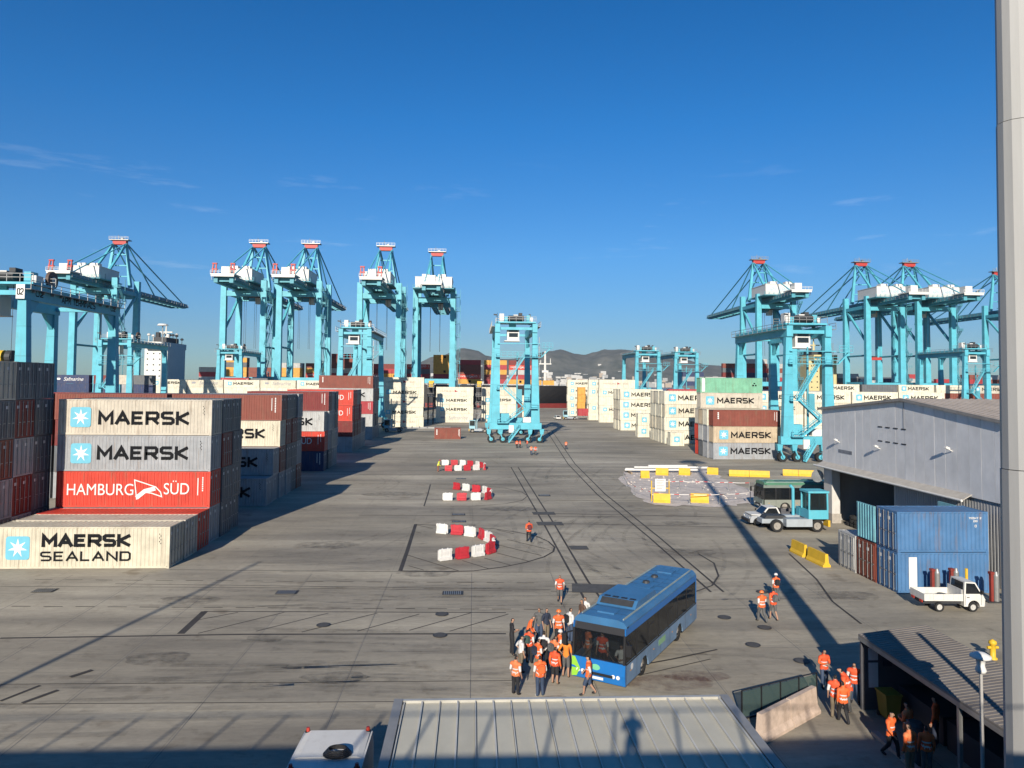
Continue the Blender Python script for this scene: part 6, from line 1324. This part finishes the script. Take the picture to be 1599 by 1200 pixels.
# concrete barrier and glass fence
def jersey(mb, L, h=.85, m=0):
    mb.prism([(-.3, 0), (.3, 0), (.3, .12), (.16, .32), (.10, h), (-.10, h), (-.16, .32), (-.3, .12)], 'x', -L/2, L/2, m)
d = Vector((14.06-10.77, 30.07-27.6)); a = atan2(d.y, d.x)
for k in range(2):
    p = Vector((10.77, 27.6))+d*(.25+.5*k); q = MB(); jersey(q, 1.98, 1.0)
    o = tag(q.build('concrete_barrier', mat('barrier_sandy', (.62, .48, .38), rough=.85, var=.3, scale=2.2, grime=.5), loc=(p.x, p.y, 0)), 'sandy concrete barrier section beside the hut roof' if k == 0 else 'sandy concrete barrier section nearer the shelter people', 'barrier'); o.rotation_euler = (0, 0, a)
t = thing('glass_fence', 'low glass fence panels in black frames behind the sandy barrier', 'fence', (10.75, 29.3, 0), atan2(31.6-29.89, 14.62-10.75))
for k in range(5):
    q = MB(); q.beam((k*1.05, 0, 0), (k*1.05, 0, 1.15), .05, .05); q.build('post', M_BLK, t)
    if k < 4: q = MB(); q.box(k*1.05+.04, k*1.05+1.01, -.006, .006, .12, 1.1); q.build('glass_pane', glass('fence_glass', (.08, .12, .11), .6), t)
q = MB(); q.beam((0, 0, .06), (4.2, 0, .06), .05, .07); q.build('bottom_rail', M_BLK, t)
q = MB(); q.beam((0, 0, 1.17), (4.2, 0, 1.17), .05, .03); q.build('top_rail', M_BLK, t)
# yellow bollards on red kerb by the mast
q = MB(); q.box(-.1, 2.6, -.15, .15, 0, .25); o = tag(q.build('red_kerb_block', M_REDP, loc=(24.2, 33.5, 0)), 'red painted kerb block beyond the shelter', 'kerb block'); o.rotation_euler = (0, 0, radians(-55))
for i, (x, y, lab) in enumerate(((25.5, 35.4, 'yellow bollard hydrant behind the red kerb block'), (22.4, 35.9, 'yellow bollard hydrant near the low wall end'))):
    t = thing('hydrant', lab, 'hydrant', (x, y, 0)); q = MB(); q.lathe([(.2, 0), (.2, .06), (.13, .1), (.13, .7), (.19, .74), (.17, .86), (0, .95)], 14); q.build('barrel', M_YEL, t, True)
    for s in (-1, 1): q = MB(); q.cyl((s*.1, 0, .55), (s*.27, 0, .55), .07, .07, 10); q.build('outlet', M_YEL, t)
# ---------------------------------------------------------------- barriers
_wb = {}
def waterb(k):
    if k in _wb: return _wb[k]
    q = MB(); L = 1.28
    P = [(-.20, 0), (.20, 0), (.20, .20), (.10, .24), (.07, .8), (-.07, .8), (-.10, .24), (-.20, .20)]
    q.prism(P, 'x', -L/2+.06, L/2-.1)
    q.box(L/2-.1, L/2, -.06, .06, .08, .74); q.box(-L/2, -L/2+.06, -.06, .06, .6, .78)
    for x in (-.25, .25): q.box(x-.1, x+.1, -.225, .225, .02, .13); q.cyl((x, 0, .8), (x, 0, .85), .05, .05, 8)
    q.box(-.3, .3, -.115, .115, .42, .62); q.box(-.46, -.4, -.13, .13, .1, .76); q.box(.36, .42, -.13, .13, .1, .76)
    me = q.mesh('water_barrier', [mat('plastic_red', (.52, .035, .05), rough=.45, var=.2, scale=2) if k else mat('plastic_white', (.74, .72, .68), rough=.45, var=.12, scale=2, grime=.2)], fixn=True); _wb[k] = me; return me
names = ['island with diagonal markings', 'middle island', 'island with the yellow-vested worker']
for s, L in enumerate(WATERB):
    for i, (x, y, a) in enumerate(L):
        red = (i+(0 if s != 1 else 1)) % 2; o = link('water_barrier', waterb(red)); o.location = (x, y, .032); o.rotation_euler = (0, 0, a+jr.uniform(-.16, .16)); o.scale = (.90, .92, 1.04)
        tag(o, '%s plastic barrier, %s along the U of the %s' % ('red' if red else 'white', ['first', 'second', 'third', 'fourth', 'fifth', 'sixth', 'seventh', 'eighth', 'ninth', 'tenth', 'eleventh', 'twelfth'][i], names[s]), 'barrier', 'red and white plastic barriers')
for i, (a, b) in enumerate(YB):
    a, b = Vector(a), Vector(b); d = b-a; L = d.length; k = max(1, round(L/2.4)); an = atan2(d.y, d.x)
    for j in range(k):
        p = a+d*((j+.5)/k); q = MB(); jersey(q, L/k-.05, .9 if i < 2 else 1.0)
        lab = ['yellow concrete barrier in the long run past the dug-up patch', 'yellow concrete barrier behind the coach', 'yellow barrier below the white notice board', 'yellow barrier on the road side of the dug-up patch', 'yellow barrier under the stacked pipes', 'yellow barrier beside the stacked pipes', 'single yellow barrier between the pipes and the long run', 'small yellow barrier at the corner of the dug-up patch', 'narrow yellow barrier beside the coach'][i]
        if i < 2: lab += [', half next to the pipes', ', half next to the coach'][j] if i == 0 else [', section by the long run', ', section by the gantry wheels'][j]
        o = tag(q.build('yellow_barrier', M_YEL, loc=(p.x, p.y, .036)), lab, 'barrier', 'yellow barriers around the works'); o.rotation_euler = (0, 0, an)
for k, (p, q_) in enumerate((((25.66, 58.4), (25.75, 56.3)), ((25.75, 55.7), (25.9, 53.2)))):
    a, b = Vector(p), Vector(q_); d = b-a; q = MB(); jersey(q, d.length, .95); o = tag(q.build('yellow_barrier', M_YEL, loc=((a.x+b.x)/2, (a.y+b.y)/2, 0)), ['yellow barrier with rubble at its foot by the hangar road', 'yellow barrier next to the pale grey container'][k], 'barrier', 'yellow barriers along the hangar road'); o.rotation_euler = (0, 0, atan2(d.y, d.x))
# works area: pipes, tape fence, notice board
for i, (x0_, yy, zz, L) in enumerate(((22.5, 109, .5, 11), (22.8, 110, .5, 10.5), (24.0, 109.4, .82, 10), (31, 112, .5, 5.0), (26.5, 111, .85, 6))):
    q = MB(); q.cyl((0,0,0), (L, 0, 0), .16, .16, 10); tag(q.build('white_pipe', M_WHITE, loc=(x0_, yy, zz)), 'long white pipe on the supports at the back of the works', 'pipe', 'white pipes at the works')
for i, x in enumerate((23.2, 27.5, 32.0)):
    q = MB(); q.box(-.12, .12, -1.6, 3.2, 0, .33); tag(q.build('pipe_support', mat('timber', (.30, .22, .14), var=.3), loc=(x, 109, .036)), 'timber bearer under the white pipes', 'timber', 'timber bearers under pipes')
t = thing('notice_board', 'white notice board on two legs above the yellow barrier', 'sign', (21.2, 83.0, .036)); q = MB(); q.box(-.6, .6, -.03, .03, 1.1, 2.5); bd = q.build('board', M_LETW, t)
for s in (-1, 1): q = MB(); q.box(s*1.0-.05, s*1.0+.05, -.05, .05, 0, 2.3); q.build('leg', M_YEL, t)
q = MB(); q.box(-1.0, 1.0, .035, .06, 1.4, 1.5); q.build('cross_bar', M_YEL, t)
for k in range(6): q = MB(); q.box(-.45, .45-.12*(k % 3), -.036, -.031, 2.28-.18*k, 2.34-.18*k); q.build('printed_line', M_STEEL, bd)
FP = [(20.9, 102), (19.9, 95), (19.3, 88), (20.4, 82.6), (24, 81.2), (27.5, 81.4), (31.5, 82.8)]
FP2 = [(23, 92.5), (26, 92.3), (29, 92), (32, 91.5), (34.5, 91)]
M_TAPE = mat('tape_white', (.72, .68, .64), var=.1); M_TPR = mat('tape_red', (.55, .06, .05), var=.1)
for ci, F_ in enumerate((FP, FP2)):
    t = thing('tape_fence', ['fence of thin posts and red-white tape around the dug-up patch', 'fence of red-white tape crossing the dug-up patch'][ci], 'fence', (F_[0][0], F_[0][1], .036)); O = Vector((F_[0][0], F_[0][1], 0))
    for i, p in enumerate(F_):
        P = Vector((p[0], p[1], 0))-O; q = MB(); q.cyl(P, P+Vector((0,0,1.1)), .04, .04, 6); q.cyl(P, P+Vector((0,0,.1)), .22, .16, 8); q.build('post', M_STEEL, t)
        if i:
            A = Vector((F_[i-1][0], F_[i-1][1], 0))-O; n_ = max(4, int((P-A).length/.5))
            for z in (1.0,):
                q = MB()
                for k in range(n_): q.beam(A.lerp(P, k/n_)+Vector((0,0,z-.06*sin(pi*k/n_))), A.lerp(P, (k+1)/n_)+Vector((0,0,z-.06*sin(pi*(k+1)/n_))), .02, .07, 1 if k % 4 == 0 else 0)
                q.build('tape', [M_TAPE, M_TPR], t)
rk = random.Random(9); q = MB()
for k in range(170):
    x, y = rk.uniform(20.5, 34.5), rk.uniform(82, 112)
    if (x-27)**2/60+(y-96)**2/190 > 1: continue
    s = rk.uniform(.05, .2); q.add([(x-s, y-s*.7, .03), (x+s, y-s, .03), (x+s*.8, y+s, .03), (x-s*.7, y+s*.8, .03), (x+rk.uniform(-.3, .3)*s, y, .03+s*.9)], [(0,1,4), (1,2,4), (2,3,4), (3,0,4)])
tag(q.build('rubble', mat('rubble', (.62, .54, .47), rough=.95, var=.4, scale=3)), 'loose broken stones over the dug-up patch', 'rubble', kind='stuff')
# reefer racks between the white blocks
for i, (x, y) in enumerate(((-14.3, 232), (.9, 245), (-28.6, 200))):
    t = thing('reefer_rack', ['dark steel rack tower between the white blocks with yellow top', 'dark steel rack tower beside the tall gantry with yellow top', 'dark steel rack tower behind the fifth block'][i], 'rack', (x, y, 0), 0, 'refrigeration rack towers')
    for dx in (0, 1.6):
        for dy in (0, 3): q = MB(); q.box(dx-.12, dx+.12, dy-.12, dy+.12, 0, 13); q.build('post', M_DARK, t)
    for k in range(4): q = MB(); q.box(-.2, 1.8, -.2, 3.2, 2.9*(k+1)-.1, 2.9*(k+1)); rail(q, (-.2, -.2, 2.9*(k+1)), (1.8, -.2, 2.9*(k+1)), 2, 1.0, 0); q.build('platform', M_STEEL, t)
    q = MB(); flight(q, (.2, -.4, .1), (1.5, -.4, 2.8), .5); q.build('stair_flight', M_STEEL, t)
    q = MB(); q.box(.2, 1.8, .2, 1.4, 11.7, 13.6); q.build('switch_box', M_YEL, t)
q = MB(); q.cyl((0,0,0), (0,0,32), .35, .18, 12); t = thing('light_tower', 'slender pale light tower in front of the ship bridge', 'light tower', (-108.5, 262, 0)); q.build('pole', M_STEEL, t); q = MB(); q.cyl((0,0,32), (0,0,32.6), 1.8, 1.5, 12); q.build('lamp_ring', M_WHITE, t)
# ---------------------------------------------------------------- thin sea haze, even density, the sky lies outside it
hz = MB(); hz.box(-1600, 3300, -320, 5300, -6, 260); hzo = hz.mesh('haze', [])
hm = bpy.data.materials.new('sea_haze'); hm.use_nodes = True; t = hm.node_tree; t.nodes.clear()
pv_ = t.nodes.new('ShaderNodeVolumePrincipled'); pv_.inputs['Color'].default_value = (.86, .92, 1, 1); pv_.inputs['Density'].default_value = .000042; pv_.inputs['Anisotropy'].default_value = .2
ou = t.nodes.new('ShaderNodeOutputMaterial'); t.links.new(pv_.outputs[0], ou.inputs['Volume']); hzo.materials.append(hm)
hzo = link('haze', hzo); hzo['kind'] = 'stuff'; hzo['label'] = 'thin pale sea haze lying over the yard and the bay'; hzo['category'] = 'haze'
